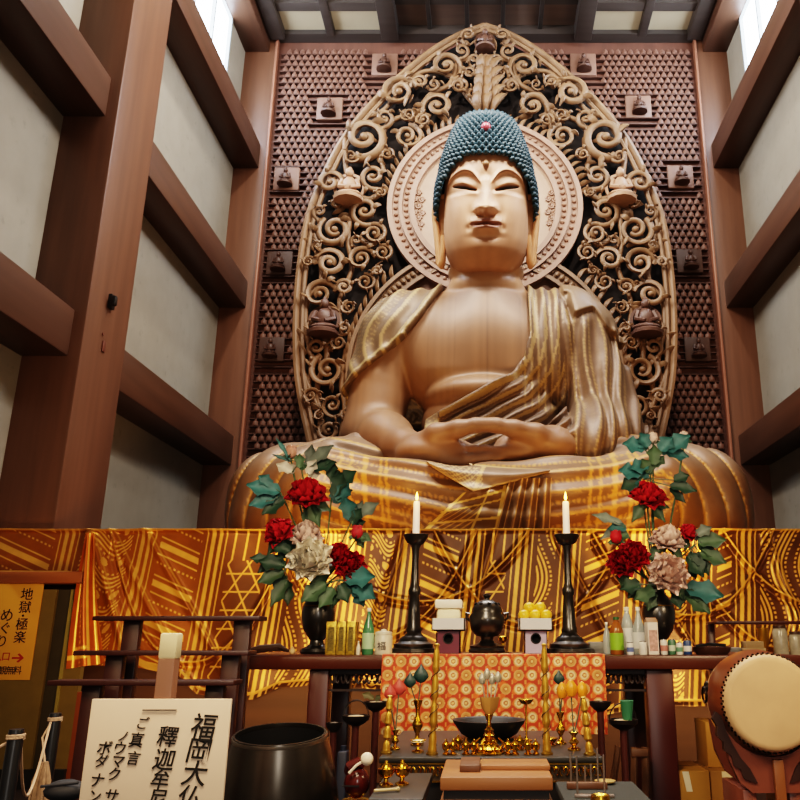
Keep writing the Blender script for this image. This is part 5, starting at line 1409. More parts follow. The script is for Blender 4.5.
# offering cups
def brass_cup(px, row, r, lb, Y=None):
    Y = Y or max(3.47, YZ(row+4, ZD)); x = ax_(px,row,Y); s = SC(row,Y); R = r*s; t = thing('brass_cup', (x,Y,ZD), lb, 'cup', 'little brass offering cups along the desk edge')
    MB().lathe([(R*.8,0),(R*.85,.004),(R*.4,.010),(R*.45,.014),(R*.9,.022),(R,.036),(R*1.05,.040),(R*.9,.039),(R*.7,.024),(0,.018)], (x,Y,ZD), 16).build('bowl', M_brass, t)
    MB().lathe([(R*.8,.038),(R*.6,.046),(R*.2,.052),(R*.2,.058),(0,.06)], (x,Y,ZD), 14).build('lid', M_brass, t)
for px,row,r,lb in ((446,757,4.2,'brass cup at the end of the row nearest the left tall post'),(458,746,5,'brass cup set back behind the others on the bell side'),(453,752,4.4,'brass cup second from the left tall post'),(466,754,5,'brass cup third from the left tall post'),(474,758,4.4,'brass cup close to the pagoda on the bell side'),(508,758,4.2,'brass cup close to the pagoda on the drum side'),(515,754,5,'brass cup second from the pagoda on the drum side'),(520,746,5,'brass cup set back behind the others on the drum side'),(528,754,5,'brass cup third from the pagoda on the drum side'),(536,759,4.2,'brass cup nearest the right tall post')): brass_cup(px,row,r,lb)
def rod_cup(px, row, Y, lb):
    x = ax_(px,row,Y); s = SC(row,Y); z = ZR(row,Y); t = thing('pedestal_dish', (x,Y,ZD), lb, 'dish', 'small dishes on brass stems')
    MB().lathe([(6*s,0),(6*s,.004),(2*s,.01),(1.*s,.02),(1.*s,z-ZD-.01)], (x,Y,ZD), 14).build('stem', M_brass, t)
    MB().lathe([(1.*s,z-ZD-.012),(5*s,z-ZD-.006),(8*s,z-ZD+.012),(7.6*s,z-ZD+.013),(0,z-ZD)], (x,Y,ZD), 18).build('dish', M_brass, t)
    return x, Y, z
rod_cup(526,702,3.9,'small brass dish high on a thin stem beside the right tall post')
x,Y,z = rod_cup(418,743,3.55,'low brass stem dish with white ash in front of the teal lotus vase')
label(MB().lathe([(.0,.0),(.03,.004),(.026,.009),(0,.012)],(x,Y,z+.001),16).build('ash_heap', mat('white ash','#ddd8cc',.9), None, (x,Y,z)), 'heap of white ash in the low brass dish', 'ash')
x,Y,z = rod_cup(550,741,3.75,'low brass dish beside the foot of the right tall post')
# stepped sutra desk in front
sd = thing('sutra_desk', (.03,3.0,0), 'stepped light brown wooden reading desk in front of the dark one', 'desk')
x0, x1 = ax_(440,778,2.9), ax_(553,778,2.9); z0 = 1.05
MB().bbox((x0,2.9,z0-.042),(x1,3.3,z0),.006).build('top_board', M_box, sd)
MB().box((x0+.012,2.92,z0-.072),(x1-.012,3.28,z0-.042)).build('dark_recess', M_deskb, sd, smooth=0)
MB().bbox((x0,2.89,z0-.2),(x1,3.3,z0-.072),.006).build('front_board', M_box, sd)
for xx in (x0, x1-.04):
    for yy in (2.9,3.25): MB().bbox((xx,yy,0),(xx+.04,yy+.045,z0-.2),.005).build('leg', M_boxd, sd)
a, b = ax_(460,768,3.05), ax_(480,768,3.05)
label(MB().bbox((a,3.0,z0),(b,3.2,z0+.022),.003).build('wooden_block', M_boxd, None, (a,3.0,z0)), 'short brown block lying on the reading desk, bell side', 'block')
a, b = ax_(481,768,3.05), ax_(550,768,3.05)
label(MB().bbox((a,3.04,z0),(b,3.2,z0+.016),.003).build('wooden_slab', M_box, None, (a,3.0,z0)), 'long flat brown slab lying on the reading desk', 'slab')
# ---- small table on the bell side: brass cups, rod, fish drum
ls = thing('side_stand', (ax_(392,795,2.9),3.05,0), 'low dark stand with brass cups, just left of the reading desk', 'stand')
a, b = ax_(372,792,2.85), ax_(425,792,2.85); zl = ZR(799,2.75)
MB().bbox((a,2.75,zl-.03),(b,3.25,zl),.005).build('board', M_desk, ls); MB().bbox((a+.05,2.85,0),(b-.05,3.15,zl-.03),.005).build('body', M_deskb, ls)
def cup2(px,row,lb,Y=2.98):
    x = ax_(px,row,Y); t = thing('brass_goblet', (x,Y,zl), lb, 'cup', 'two brass goblets on the low stand'); s = SC(row,Y)
    MB().lathe([(7*s,0),(7*s,.005),(2.5*s,.012),(2.*s,.022),(6*s,.03),(8*s,.042),(8.4*s,.054),(7.4*s,.054),(6*s,.036),(0,.03)],(x,Y,zl),18).build('bowl', M_brass, t)
    MB().lathe([(6*s,.05),(5*s,.062),(2*s,.07),(1.6*s,.078),(0,.08)],(x,Y,zl),14).build('lid', M_brass, t)
cup2(386,782,'brass goblet nearer the fish drum'); cup2(402,780,'brass goblet nearer the reading desk',3.0)
a = W(374,790,2.84); b = W(397,788,2.84); label(MB().cyl((a.x,2.84,zl+.008),(b.x,2.87,zl+.008),.005).ball((b.x,2.87,zl+.008),(.008,.008,.008),8,6).build('striker_rod', mat('pale rod','#b3a078',.4), None, (a.x,2.84,zl)), 'thin pale striker rod lying in front of the brass goblets', 'rod')
# fish drum on its brass dish, white headed beater
M_fish = mat('red brown lacquer', '#4f1a14', .22, var=.15)
Y = 3.05; x = ax_(357,782,Y); s = SC(782,Y); zf = ZR(799,Y)
t = thing('fish_drum', (x,Y,zf), 'glossy red-brown wooden fish drum between the bell and the brass goblets', 'drum')
mb = MB(); mb.ball((x,Y,zf+.052),(13*s,12*s,.05),18,12); mb.build('body', M_fish, t)
mb = MB(); mb.tube([(x-9*s,Y,zf+.085),(x-7*s,Y-4*s,zf+.105),(x+1*s,Y-3*s,zf+.118),(x+6*s,Y,zf+.105)],[.016,.02,.018,.01],8); mb.build('carved_handle', M_fish, t)
MB().box((x-12.9*s,Y-12.5*s,zf+.045),(x+4*s,Y-11*s,zf+.05)).build('slit', M_blkm, t, smooth=0)
c = W(367,759,3.0); label(MB().ball(c,(.022,.02,.022),14,10).tube([c,(c.x-.035,3.0,c.z-.02),(c.x-.06,3.0,c.z-.045)],.005,6).build('drum_beater', mat('white felt','#ded2bf',.9,bump=.1), None, c), 'white padded beater leaning on the fish drum', 'beater')
st2 = thing('drum_stool', (x,Y,0), 'dark stool with a brass dish under the fish drum', 'stool')
MB().lathe([(.045,0),(.045,zf-.02),(.0,zf-.02)],(x,Y,0),20).build('body', M_deskb, st2); MB().lathe([(.03,zf-.02),(.045,zf-.012),(.05,zf-.002),(0,zf-.004)],(x,Y,0),20).build('dish', M_brass, st2)
# ---- tall stem bowls beside the altar table
M_stemw = wood('dark red stem','#4a2620',.4,.15,'z',5.); M_bowl = mat('dark bronze bowl','#2b2320',.4,metal=.4)
def stem_bowl(px, row, r, Y, lb, handle=False, fill=None):
    x = ax_(px,row,Y); s = SC(row,Y); z = ZR(row,Y); t = thing('stem_bowl', (x,Y,0), lb, 'bowl stand', 'bowls on tall dark stems'); R = r*s
    MB().lathe([(.09,0),(.09,.02),(.03,.05),(.018,.12),(.017,z-.05),(.02,z-.035)],(x,Y,0),14).build('stem', M_stemw, t)
    o = MB().lathe([(.018,z-.04),(R*.6,z-.03),(R*.95,z-.01),(R,z+.008),(R*.9,z+.008),(R*.8,z-.006),(0,z-.012)],(x,Y,0),24).build('bowl', M_bowl, t)
    if fill: MB().lathe([(R*.88,z-.004),(R*.5,z+.006),(0,z+.008)],(x,Y,0),20).build('pale_filling', fill, o)
    if handle: MB().tube([(x+R*.9*math.cos(a),Y,z+.005+R*1.05*math.sin(a)) for a in [PI*k/12 for k in range(13)]],.0035,6).build('bail_handle', M_bowl, o)
    return x, z
M_rice = mat('pale ash','#bda98c',.9)
stem_bowl(356,717,14,4.15,'bowl on a dark stem with a hoop handle and pale ash, beside the bell',True,M_rice)
x, z = stem_bowl(376,703,12,4.35,'bowl on a dark stem with a dry leaf, at the left edge of the brocade',False,M_rice)
mb = MB(); leaf_blade(mb, Vector((x-.01,4.33,z+.02)), (-.8,-.1,.6), .075, .018, tuple(L3('#5f5a3a'))); leaf_blade(mb, Vector((x+.0,4.33,z+.01)), (.5,-.1,.8), .05, .014, tuple(L3('#4c5038')))
label(mb.build('dry_leaf', M_leaf, None, (x,4.33,z), smooth=80, vcol=True), 'dry greenish leaf lying in the bowl at the edge of the brocade', 'leaf')
stem_bowl(334,724,8,4.3,'smallest bowl on a dark stem, just behind the rim of the bell',False,mat('grey cloth','#6f675e',.9))
stem_bowl(600,703,11,4.3,'empty dark bowl on a stem at the right edge of the brocade')
x, z = stem_bowl(623,721,15,4.1,'bowl on a reddish stem holding a green cup, with a hoop handle',True,M_rice)
s = SC(710,4.1); t = thing('green_cup', (x+.02,4.09,z+.006), 'green paper cup standing in the bowl right of the brocade', 'cup')
MB().lathe([(4.6*s,0),(6.8*s,18*s),(6.4*s,18*s),(4.3*s,.006),(0,.006)],(x+.02,4.09,z+.006),18).build('cup', mat('green paper','#2f6b4c',.6), t); MB().lathe([(6.7*s,17.5*s),(7.1*s,18*s),(6.7*s,18.4*s)],(x+.02,4.09,z+.006),18,caps=False).build('rim', mat('green paper rim','#4c8566',.6), t)
p = W(344,748,4.25); label(MB().bbox((p.x-.025,4.2,0),(p.x+.025,4.28,p.z-.01),.01).lathe([(.015,p.z-.01),(.015,p.z+.012)],(p.x,4.24,0),10).build('blue_container', mat('dark blue plastic','#1a2236',.5), None, (p.x,4.2,0)), 'dark blue container in the shade behind the bell', 'container')
# ---- rod rack and low table at the drum side of the desk
Y = 2.75; zt = ZR(782,Y+.25)
rt = thing('low_table', (ax_(605,790,Y),3.0,0), 'low table with a dark cloth top, right of the reading desk', 'table')
a, b = ax_(562,790,2.75), ax_(648,790,2.75); MB().bbox((a,2.62,zt-.03),(b,3.02,zt),.008).build('tabletop', mat('dark green cloth','#262a28',.8,var=.1), rt); MB().bbox((a+.05,2.68,0),(b-.05,2.96,zt-.03),.005).build('body', M_deskb, rt)
rk = thing('rod_rack', (ax_(588,790,2.8),2.8,zt), 'small rack of upright metal rods on the low table', 'rack')
M_rod = mat('dull steel rod','#8b7f78',.35,metal=.7)
for px, top in ((571,752),(577,756),(598,748),(604,755),(591,764),(585,766)):
    yy = 2.72 if px in (577,604) else 2.9; x = ax_(px,775,yy); MB().cyl((x,yy,zt+.008),(x,yy,ZR(top,yy)),.0032).build('rod', M_rod, rk)
for yy in (2.72,2.9): MB().bbox((ax_(569,790,2.9),yy-.008,zt),(ax_(606,790,2.9),yy+.008,zt+.010),.002).build('rail', M_rod, rk)
MB().bbox((ax_(566,786,2.9),2.86,zt+.0),(ax_(606,786,2.9),2.885,zt+.02),.003).build('shelf_bar', M_boxd, rk)
x = ax_(605,779,2.97); label(MB().lathe([(.02,0),(.035,.006),(.036,.010),(.03,.011),(.012,.005),(0,.005)],(x,2.97,zt),18).build('brass_dish', mat('pale brass dish','#c9ae74',.35,metal=.6), None, (x,2.97,zt)), 'small pale brass dish behind the rod rack', 'dish')
x = ax_(600,797,2.66); label(MB().lathe([(.02,0),(.03,.008),(.028,.02),(.02,.016),(0,.006)],(x,2.655,zt),18).build('brass_dish', M_brass, None, (x,2.655,zt)), 'shiny brass dish in front of the rod rack', 'dish')
# folded chair in the shade
t = thing('folding_chair', (ax_(640,770,4.5),4.5,0), 'wooden folding chair frame in the shade under the altar table', 'chair')
for (xa,ra,xb,rb) in ((634,747,628,810),(645,747,640,810)):
    p = W(xa,ra,4.5); q = W(xb,rb,4.35); MB().tube([(p.x,4.5,p.z),(q.x,4.38,.02)],.02,6,flat=.6).build('leg', wood('chair wood','#6b4a30',.5), t)
p = W(640,752,4.5); MB().bbox((p.x-.05,4.47,p.z-.02),(p.x+.04,4.5,p.z+.02),.006).build('top_rail', wood('chair wood','#6b4a30',.5), t)
p = W(600,765,4.5); MB().tube([(p.x-.03,4.52,.3),(p.x+.1,4.5,.95)],.018,6).build('leg', wood('chair wood','#6b4a30',.5), t)
# ================================================================== great bell bowl
M_bell = mat('dark bronze bell', '#565049', .26, metal=.9, var=.3, scale=5., bump=.02)
YBL = 3.0; x = ax_(284,740,YBL); zr = ZR(730,YBL)
t = thing('bell_bowl', (x,YBL,.72), 'large dark bronze bell bowl between the handwritten board and the fish drum', 'bell')
MB().lathe([(.0,0),(.10,.0),(.165,.03),(.195,.09),(.205,.17),(.203,.24),(.19,.33),(.172,.41),(.158,zr-.72-.008),(.156,zr-.72),(.148,zr-.72),(.146,zr-.72-.02),(.16,.38),(.18,.28),(.18,.15),(.1,.03),(0,.02)],(x,YBL,.72),48).build('bowl', M_bell, t)
MB().lathe([(0,.024),(.1,.034),(.177,.155),(.177,.28),(.157,.38),(.1445,zr-.72-.015)],(x,YBL,.72),48,caps=False).build('inside_shade', mat('bell inside shade','#070606',.8), t)  # added near-black lining, shade inside the bell put into its colour
MB().lathe([(.1515,zr-.72-.004),(.159,zr-.72-.004),(.1605,zr-.72-.014),(.158,zr-.72-.022)],(x,YBL,.72),48,caps=False).build('rim_band', mat('bell rim','#8a8278',.28,metal=.9), t)
t.rotation_euler = (math.radians(7.5),0,0)
t = thing('bell_stand', (x,YBL,0), 'round cushion and stand carrying the bell bowl', 'stand')
MB().lathe([(.14,.6),(.18,.63),(.185,.67),(.17,.71),(.12,.72),(0,.715)],(x,YBL,0),32).build('cushion', mat('purple cushion','#4a2040',.7), t); MB().lathe([(.18,0),(.18,.05),(.13,.1),(.12,.5),(.17,.56),(.17,.6),(0,.6)],(x,YBL,0),32).build('pedestal', M_redd, t)
# ================================================================== taiko
M_tbody = wood('drum body wood', '#6e3a1e', .3, .2, 'y', 4.); M_hide = mat('drum hide', '#c2a07a', .6, var=.1, scale=5., bump=.02); M_tack = mat('drum tacks','#2a211a',.35,metal=.8)
c = W(772,703,3.7); axd = Vector((-.09,-1,.02)).normalized(); back = c-axd*.5
t = thing('barrel_drum', c, 'wooden barrel drum with a pale hide head, on a red-brown stand by the boxes', 'drum')
R = .19
MB().lathe([(R*.985,-.004),(R*1.02,-.012),(R*1.06,-.05),(R*1.14,-.14),(R*1.18,-.25),(R*1.14,-.36),(R*1.06,-.45),(R*1.02,-.488),(R*.985,-.498)][::-1], c, 48, axd).build('barrel', M_tbody, t)
MB().lathe([(R*1.075,-.045),(R*1.035,-.012),(R*.985,.0),(R*.9,.004),(0,.006)], c, 48, axd).build('drum_head', M_hide, t)
MB().lathe([(R*1.075,-.455),(R*1.035,-.488),(R*.985,-.5),(0,-.503)][::-1], c, 48, axd).build('drum_head', M_hide, t)
q = Vector((0,0,1)).rotation_difference(axd); mb = MB()
for ring, h, rr in ((0,-.03,R*1.06),(1,-.046,R*1.085)):
    for i in range(56):
        a = 2*PI*(i+.5*ring)/56; mb.ball(c+q@Vector((rr*math.cos(a),rr*math.sin(a),h)),.0062,6,4)
mb.build('tacks', M_tack, t)
mb = MB(); a = math.radians(-205)
for a in (math.radians(200),): 
    p = c+q@Vector((R*1.19*math.cos(a),R*1.19*math.sin(a),-.2)); 
pL = c+Vector((-R*1.17,.22,.05)); mb.lathe([(.03,0),(.028,.008),(.012,.012)],pL,14,(-1,0,.2)); mb.tube([pL+Vector((-.012,.035*math.cos(k*PI/6),.035*math.sin(k*PI/6)-.03)) for k in range(13)],.006,6); mb.build('ring_handle', M_tack, t)
# stand
ts = thing('drum_stand', (c.x,3.95,0), 'red-brown carved cradle stand under the barrel drum', 'stand')
M_tst = wood('stand red wood','#6f3f30',.42,.15,'x',4.); M_tdk = wood('stand dark edge','#2e1a14',.45)
def arc_plate(y, th, m, nm):
    pts = []
    cc = c-axd*(y-3.7)
    for k in range(13): a = math.radians(205+130*k/12); pts.append(Vector((cc.x+R*1.19*math.cos(a), y, cc.z+R*1.19*math.sin(a))))
    zb = c.z-.37
    lowp = [Vector((cc.x+.20,y,c.z-.24)),Vector((cc.x+.17,y,c.z-.33)),Vector((cc.x+.10,y,zb)),Vector((cc.x-.10,y,zb)),Vector((cc.x-.15,y,c.z-.33)),Vector((cc.x-.19,y,c.z-.24))]
    MB().prism(pts+lowp,(0,th,0)).build(nm, m, ts, smooth=0)
arc_plate(3.78,.035,M_tst,'cradle_plate'); arc_plate(4.1,.035,M_tst,'cradle_plate')
for sx in (-1,1):
    pts = [(.228,-.04),(.245,-.07),(.228,-.10),(.232,-.14),(.205,-.165),(.205,-.20),(.175,-.22),(.168,-.26),(.14,-.275),(.13,-.31),(.105,-.32)]
    inn = [(.07,-.33),(.10,-.27),(.135,-.23),(.165,-.175),(.19,-.12),(.205,-.06)]
    MB().prism([(c.x+sx*a,3.768,c.z+b) for a,b in pts+inn],(0,.03,0)).build('carved_edge', M_tdk, ts, smooth=0)
MB().bbox((c.x-.0,3.755,c.z-.42),(c.x+.045,3.78,c.z-.235),.004).build('front_strut', wood('strut wood','#7a4d2c',.45), ts)
for sx in (-1,1): MB().bbox((c.x+sx*.1-.03,3.8,.08),(c.x+sx*.1+.03,4.12,c.z-.36),.006).build('leg', M_tst, ts)
MB().bbox((c.x-.12,3.62,c.z-.45),(c.x+.3,3.78,c.z-.41),.006).build('front_plank', wood('plank wood','#9a6a44',.5,.12,'x'), ts)
MB().bbox((c.x-.22,3.72,0),(c.x+.22,4.2,.08),.01).build('base', M_tst, ts)
# ================================================================== cardboard boxes
M_card = mat('cardboard', '#a5772f', .75, var=.08, scale=8.); M_card2 = mat('brown cardboard','#8f6426',.75,var=.08,scale=8.)
M_tape = mat('white tape','#d8ccb0',.5); M_note = mat('note paper','#d8c6a0',.8); M_lime = mat('lime paper','#a9b52a',.8)
def carton(x0, x1, y0, y1, z0, z1, m, lb, tape=None, note=None, lime=None):
    t = thing('cardboard_box', ((x0+x1)/2,(y0+y1)/2,z0), lb, 'box', 'cardboard boxes stacked by the drum')
    MB().bbox((x0,y0,z0),(x1,y1,z1),.005).build('carton', m, t)
    xm = (x0+x1)/2; MB().box((x0+.004,(y0+y1)/2-.004,z1-.0005),(x1-.004,(y0+y1)/2+.004,z1+.001)).build('flap_seam', mat('cardboard seam','#5c3f16',.8), t, smooth=0)
    if tape: MB().prism([(x0+tape[0],y0-.0015,z1-.002),(x0+tape[0]+.035,y0-.0015,z1-.002),(x0+tape[0]+.05,y0-.0015,z1-.1),(x0+tape[0]+.018,y0-.0015,z1-.1)],(0,.001,0)).build('tape', M_tape, t, smooth=0)
    if note: MB().box((x0+note,y0-.0015,z1-.068),(x0+note+.1,y0-.0005,z1-.003)).build('note', M_note, t, smooth=0)
    if lime: MB().box((x0+lime,y0-.0035,z1-.24),(x0+lime+.065,y0-.0025,z1-.08)).build('lime_paper', M_lime, t, smooth=0)
Yb = 4.62; xa, xb = ax_(669,775,Yb), ax_(709.5,775,Yb); xc, xd = ax_(711,775,Yb), ax_(755,775,Yb); zb = ZR(771,Yb)
carton(xa,xb,Yb,Yb+.36,0,zb-.32,M_card2,'lower cardboard box under the taped one beside the table leg')
carton(xa,xb,Yb,Yb+.36,zb-.32,zb,M_card,'upper cardboard box with a strip of white tape, beside the table leg',tape=(.07,))
carton(xc,xd,Yb+.01,Yb+.36,0,zb-.32,M_card2,'lowest cardboard box of the stack beside the drum stand')
carton(xc,xd,Yb+.01,Yb+.36,zb-.32,zb,M_card2,'cardboard box with a paper note and a lime sheet, beside the drum stand',note=.06,lime=.145)
carton(ax_(707,750,Yb+.1),ax_(742,750,Yb+.1),Yb+.1,Yb+.34,zb+.001,ZR(722,Yb+.1),M_card,'tall yellowish cardboard box on top of the stack behind the drum')
# ================================================================== shelves at the right end
rs = thing('side_shelf', (2.0,5.6,0), 'dark wooden side shelf standing right of the altar table', 'shelf')
Ys = 5.6; a, b = ax_(722,654,Ys), ax_(860,654,Ys); z = ZR(657,Ys)
MB().bbox((a,Ys,z-.035),(b,Ys+.45,z),.006).build('board', M_redd, rs)
zu = ZR(621,Ys+.2); MB().bbox((ax_(716,621,Ys+.2),Ys+.2,zu-.02),(b,Ys+.45,zu),.004).build('upper_board', M_redd, rs)
for xx in (a+.02,b-.08): 
    MB().bbox((xx,Ys+.38,0),(xx+.05,Ys+.44,zu-.02),.005).build('leg', M_redd, rs); MB().bbox((xx,Ys+.03,0),(xx+.05,Ys+.08,z-.035),.005).build('leg', M_redd, rs)
def on_shelf(px, Y=5.7): return ax_(px,645,Y)
x0,x1 = on_shelf(744),on_shelf(765); zz0 = z
label(MB().bbox((x0,5.68,z),(x1,5.82,z+.055),.004).bbox((x0+.01,5.676,z+.02),(x1-.01,5.68,z+.035),.001).build('cream_box', mat('cream card','#b59a72',.7), None, (x0,5.7,z)), 'cream card box on the side shelf, lower of two', 'box', 'cream boxes on the side shelf')
label(MB().bbox((x0+.01,5.69,z+.055),(x1-.01,5.81,z+.10),.004).bbox((x0+.02,5.686,z+.07),(x1-.02,5.69,z+.085),.001).build('cream_box', mat('cream card top','#a88c64',.7), None, (x0,5.7,z+.055)), 'smaller cream card box on the side shelf, upper of two', 'box', 'cream boxes on the side shelf')
x0,x1 = on_shelf(730),on_shelf(742); label(MB().bbox((x0,5.7,z),(x1,5.8,z+.06),.01).bbox((x0+.01,5.695,z+.01),(x1-.01,5.7,z+.05),.002).build('grey_case', mat('grey case','#777772',.5), None, (x0,5.7,z)), 'grey case on the side shelf beside the cream boxes', 'case')
x = on_shelf(768); sx = SC(645,5.7); label(MB().lathe([(5*sx,0),(5*sx,.01),(3*sx,.02),(3*sx,.05),(5*sx,.08),(6*sx,.19),(5.4*sx,.19),(2.4*sx,.06),(0,.05)],(x,5.78,z),20).build('brass_beaker', mat('yellow brass','#b88628',.3,metal=.8), None, (x,5.78,z)), 'yellow brass beaker on the side shelf', 'beaker')
x = on_shelf(784); t = thing('glass_jar', (x,5.76,z), 'glass jar with pale contents on the side shelf', 'jar')
MB().lathe([(7*sx,0),(7.4*sx,.01),(7.4*sx,.16),(6*sx,.185)],(x,5.76,z),22).build('glass', mat('jar glass','#a59c88',.2,spec=.6,var=.2,scale=20.), t); MB().lathe([(6.4*sx,.185),(6.4*sx,.205),(0,.207)],(x,5.76,z),22).build('lid', mat('brown lid','#4a3424',.4), t)
x = on_shelf(799); t = thing('glass_jar', (x,5.76,z), 'second glass jar on the side shelf, half cut off by the photo edge', 'jar')
MB().lathe([(6*sx,0),(6.4*sx,.01),(6.4*sx,.12),(5*sx,.145)],(x,5.76,z),22).build('glass', mat('jar glass','#a59c88',.2), t); MB().lathe([(5.4*sx,.145),(5.4*sx,.165),(0,.167)],(x,5.76,z),22).build('lid', mat('brown lid','#4a3424',.4), t)
# ================================================================== left: stepped candle rack
M_rackw = wood('rack dark wood','#3a1d18',.4,.15,'x',4.)
rk = thing('stepped_rack', (-1.58,4.05,0), 'dark three-step wooden candle rack in front of the gilded drapery', 'rack')
for Y, row in ((4.2,618),(4.05,653),(3.85,683)):
    z_ = ZR(row,Y); MB().bbox((-2.0,Y,z_-.012),(-1.15,Y+.15,z_+.01),.004).build('step_board', M_rackw, rk)
for x in (-1.87,-1.30):
    for Y, row in ((4.27,618),(4.12,653),(3.92,683)): MB().bbox((x,Y,0),(x+.085,Y+.05,ZR(row,Y-.07)-.012),.004).build('post', M_rackw, rk)
    MB().bbox((x+.02,3.87,.3),(x+.065,4.3,.36),.004).build('brace', M_rackw, rk)
# ---- partition with the notice
M_oliv = mat('olive panel','#6b5a26',.7,var=.1); M_olivd = mat('dark olive panel','#37311c',.7,var=.1)
pt = thing('partition_panel', (-4.9,9.02,0), 'olive partition panels under the left end of the gilded drapery', 'partition')
xa = W(58,590,9.0).x; xb = W(73,590,9.0).x; xc = W(90,600,9.0).x; ztp = 1.99
MB().box((-5.7,8.98,.18),(xa,9.06,ztp)).build('panel', M_oliv, pt, smooth=0); MB().box((xa,9.02,.18),(xb,9.1,ztp)).build('dark_panel', M_olivd, pt, smooth=0); MB().box((xb,9.0,.18),(xc,9.08,ztp)).build('panel', M_oliv, pt, smooth=0)
MB().box((xb-.01,8.98,.18),(xb+.02,9.0,ztp)).build('edge_strip', mat('pale olive strip','#857a3a',.6), pt, smooth=0)
MB().box((xc,9.0,.0),(xc+.3,9.08,ZR(692,9.0))).build('end_board', wood('orange brown board','#7a4018',.45), pt, smooth=0)
MB().box((-5.7,8.95,0),(xc,9.12,.18)).build('plinth', M_blkm, pt, smooth=0)
YS = 8.9635
xr = W(44,583,YS).x; zt_, zb_ = W(44,583,YS).z, W(27,680,YS).z; xl = W(-62,600,YS).x
sg = thing('yellow_notice', (xr,YS,zb_), 'orange-yellow notice with black vertical writing and a red arrow on the partition', 'sign')
MB().bbox((xl,YS,zb_),(xr,YS+.015,zt_),.003).build('board', mat('orange yellow board','#cf9630',.6,var=.04), sg)
M_ink = mat('black ink','#17130e',.7); M_redink = mat('red ink','#a02414',.6)
def write(ch, px, py, Y, size_px, m, par, shear=0., bold=.0, sx=1., rot=0.):
    s = SC(py, Y); me = text_mesh(ch, size_px*s*1.15, .0008, shear, bold); p = W(px, py, Y)
    me.transform(Matrix.Translation((p.x, Y-.0022, p.z)) @ Matrix.Rotation(PI/2,4,'X') @ Matrix.Rotation(rot,4,'Z') @ Matrix.Diagonal((sx,1,1,1)))
    return mesh_obj('writing', me, m, par)
for ch, px, py, sz in (('地',27,595,11),('獄',25,608,11),('・',23,616.5,9),('極',22,625,11),('楽',20,638,11),('め',7,616,12),('ぐ',5,629,11),('り',2,642,11)): write(ch,px,py,YS,sz,M_ink,sg,bold=.0012)
for ch, px, py, sz in (('入',-3,657,9),('口',6,657,8)): write(ch,px,py,YS,sz,M_redink,sg,bold=.001)
for ch, px in (('拝',-5),('観',2.5),('無',10),('料',17.5)): write(ch,px,671,YS,7.5,M_ink,sg,bold=.0008)
p = W(18,658,YS); s = SC(658,YS); mb = MB(); ar = [(-6,-1),(1,-1),(1,-1),(-1.5,-4),(1,-4.6),(6,0),(1,4.6),(-1.5,4),(1,1),(-6,1)]
mb.prism([(p.x+a*s,YS-.003,p.z+b*s) for a,b in ((-6,-.9),(2,-.9),(-1,-3.6),(1,-4.4),(6,0),(1,4.4),(-1,3.6),(2,.9),(-6,.9))],(0,.002,0)).build('arrow', M_redink, sg, smooth=0)
# ---- handwritten board on a post
YT = 2.3; xl, xr = W(92,699,YT).x, W(231.5,699,YT).x; zt_ = W(92,699,YT).z; zb_ = W(80,850,YT).z
sb = thing('handwritten_board', ((xl+xr)/2,YT,zb_), 'cream paper board with black brush writing, fixed to a wooden post', 'sign')
MB().bbox((xl,YT,zb_),(xr,YT+.01,zt_),.002).build('board', mat('cream paper board','#dcc6b0',.75,var=.05,scale=5.), sb)
def brush(ch, px, py, sz, rot=-.06): write(ch,px,py,YT,sz,M_ink,sb,.12,.0005*sz/20,1.0,rot)
for ch, px, py, sz in (('福',203,728,22),('岡',198,752,22),('大',194,775,22),('仏',189,799,21),('釋',167,738,18),('迦',163.5,761,19),('牟',159.5,781,17),('尼',157,800,17),
                       ('ご',142,724,11),('真',136,741,13),('言',133,759,12),('ノ',123,737,10),('ウ',119.5,749,12),('マ',117.5,762,12),('ク',114,775,12),('サ',111,797,13),('ボ',104,749,13),('ダ',101,762,11),('ナ',97,781,13),('ン',94,797,12)): brush(ch,px,py,sz)
a = W(143,710,YT); b = W(177,710,YT); MB().cyl((a.x,YT-.003,a.z),(b.x,YT-.003,b.z),.0016).build('staple_wire', M_blkm, sb)
wp = thing('wooden_post', (W(168,690,YT+.03).x,YT+.03,0), 'wooden post with a white wrapped top behind the handwritten board', 'post')
xp = W(169,660,YT+.03).x; s = SC(660,YT+.03); zp = W(169,633,YT+.03).z
MB().bbox((xp-8.5*s,YT+.0095,0),(xp+8.5*s,YT+.052,W(169,658,YT+.03).z),.004).build('shaft', wood('post wood','#7a5644',.5,.12,'z'), wp)
MB().bbox((xp-9*s,YT+.01,W(169,659,YT+.03).z),(xp+9*s,YT+.054,zp),.006).build('white_wrapping', mat('white cloth wrap','#cdbf9c',.85,var=.08,bump=.2), wp)
# ---- rope barrier and brush bottom left
M_pole = mat('black pole','#16181c',.35); M_rope = mat('pale rope','#b79c84',.8)
def rope_post(px, row, r, Y, lb):
    p = W(px,row,Y); t = thing('rope_post', (p.x,Y,0), lb, 'post', 'black rope barrier posts'); 
    MB().lathe([(.09,0),(.09,.012),(r,.03),(r,p.z-.01),(r*.9,p.z),(0,p.z)],(p.x,Y,0),16).build('pole', M_pole, t)
    MB().tube([(p.x+r*1.1*math.cos(k*.6),Y+r*1.1*math.sin(k*.6),p.z-.028+.0004*k) for k in range(34)],.0026,5).build('rope_winding', M_rope, t); return p
p1 = rope_post(17,729,.022,2.55,'black post with pale rope wound near its top, nearest the bottom corner'); p2 = rope_post(56,713,.022,3.2,'farther black post with pale rope, between the notice and the handwritten board')
pts = [Vector((p2.x,3.17,p2.z-.03)).lerp(Vector((p1.x,2.58,p1.z-.03)), u)-Vector((0,0,.2*math.sin(PI*u))) for u in [k/16 for k in range(17)]]
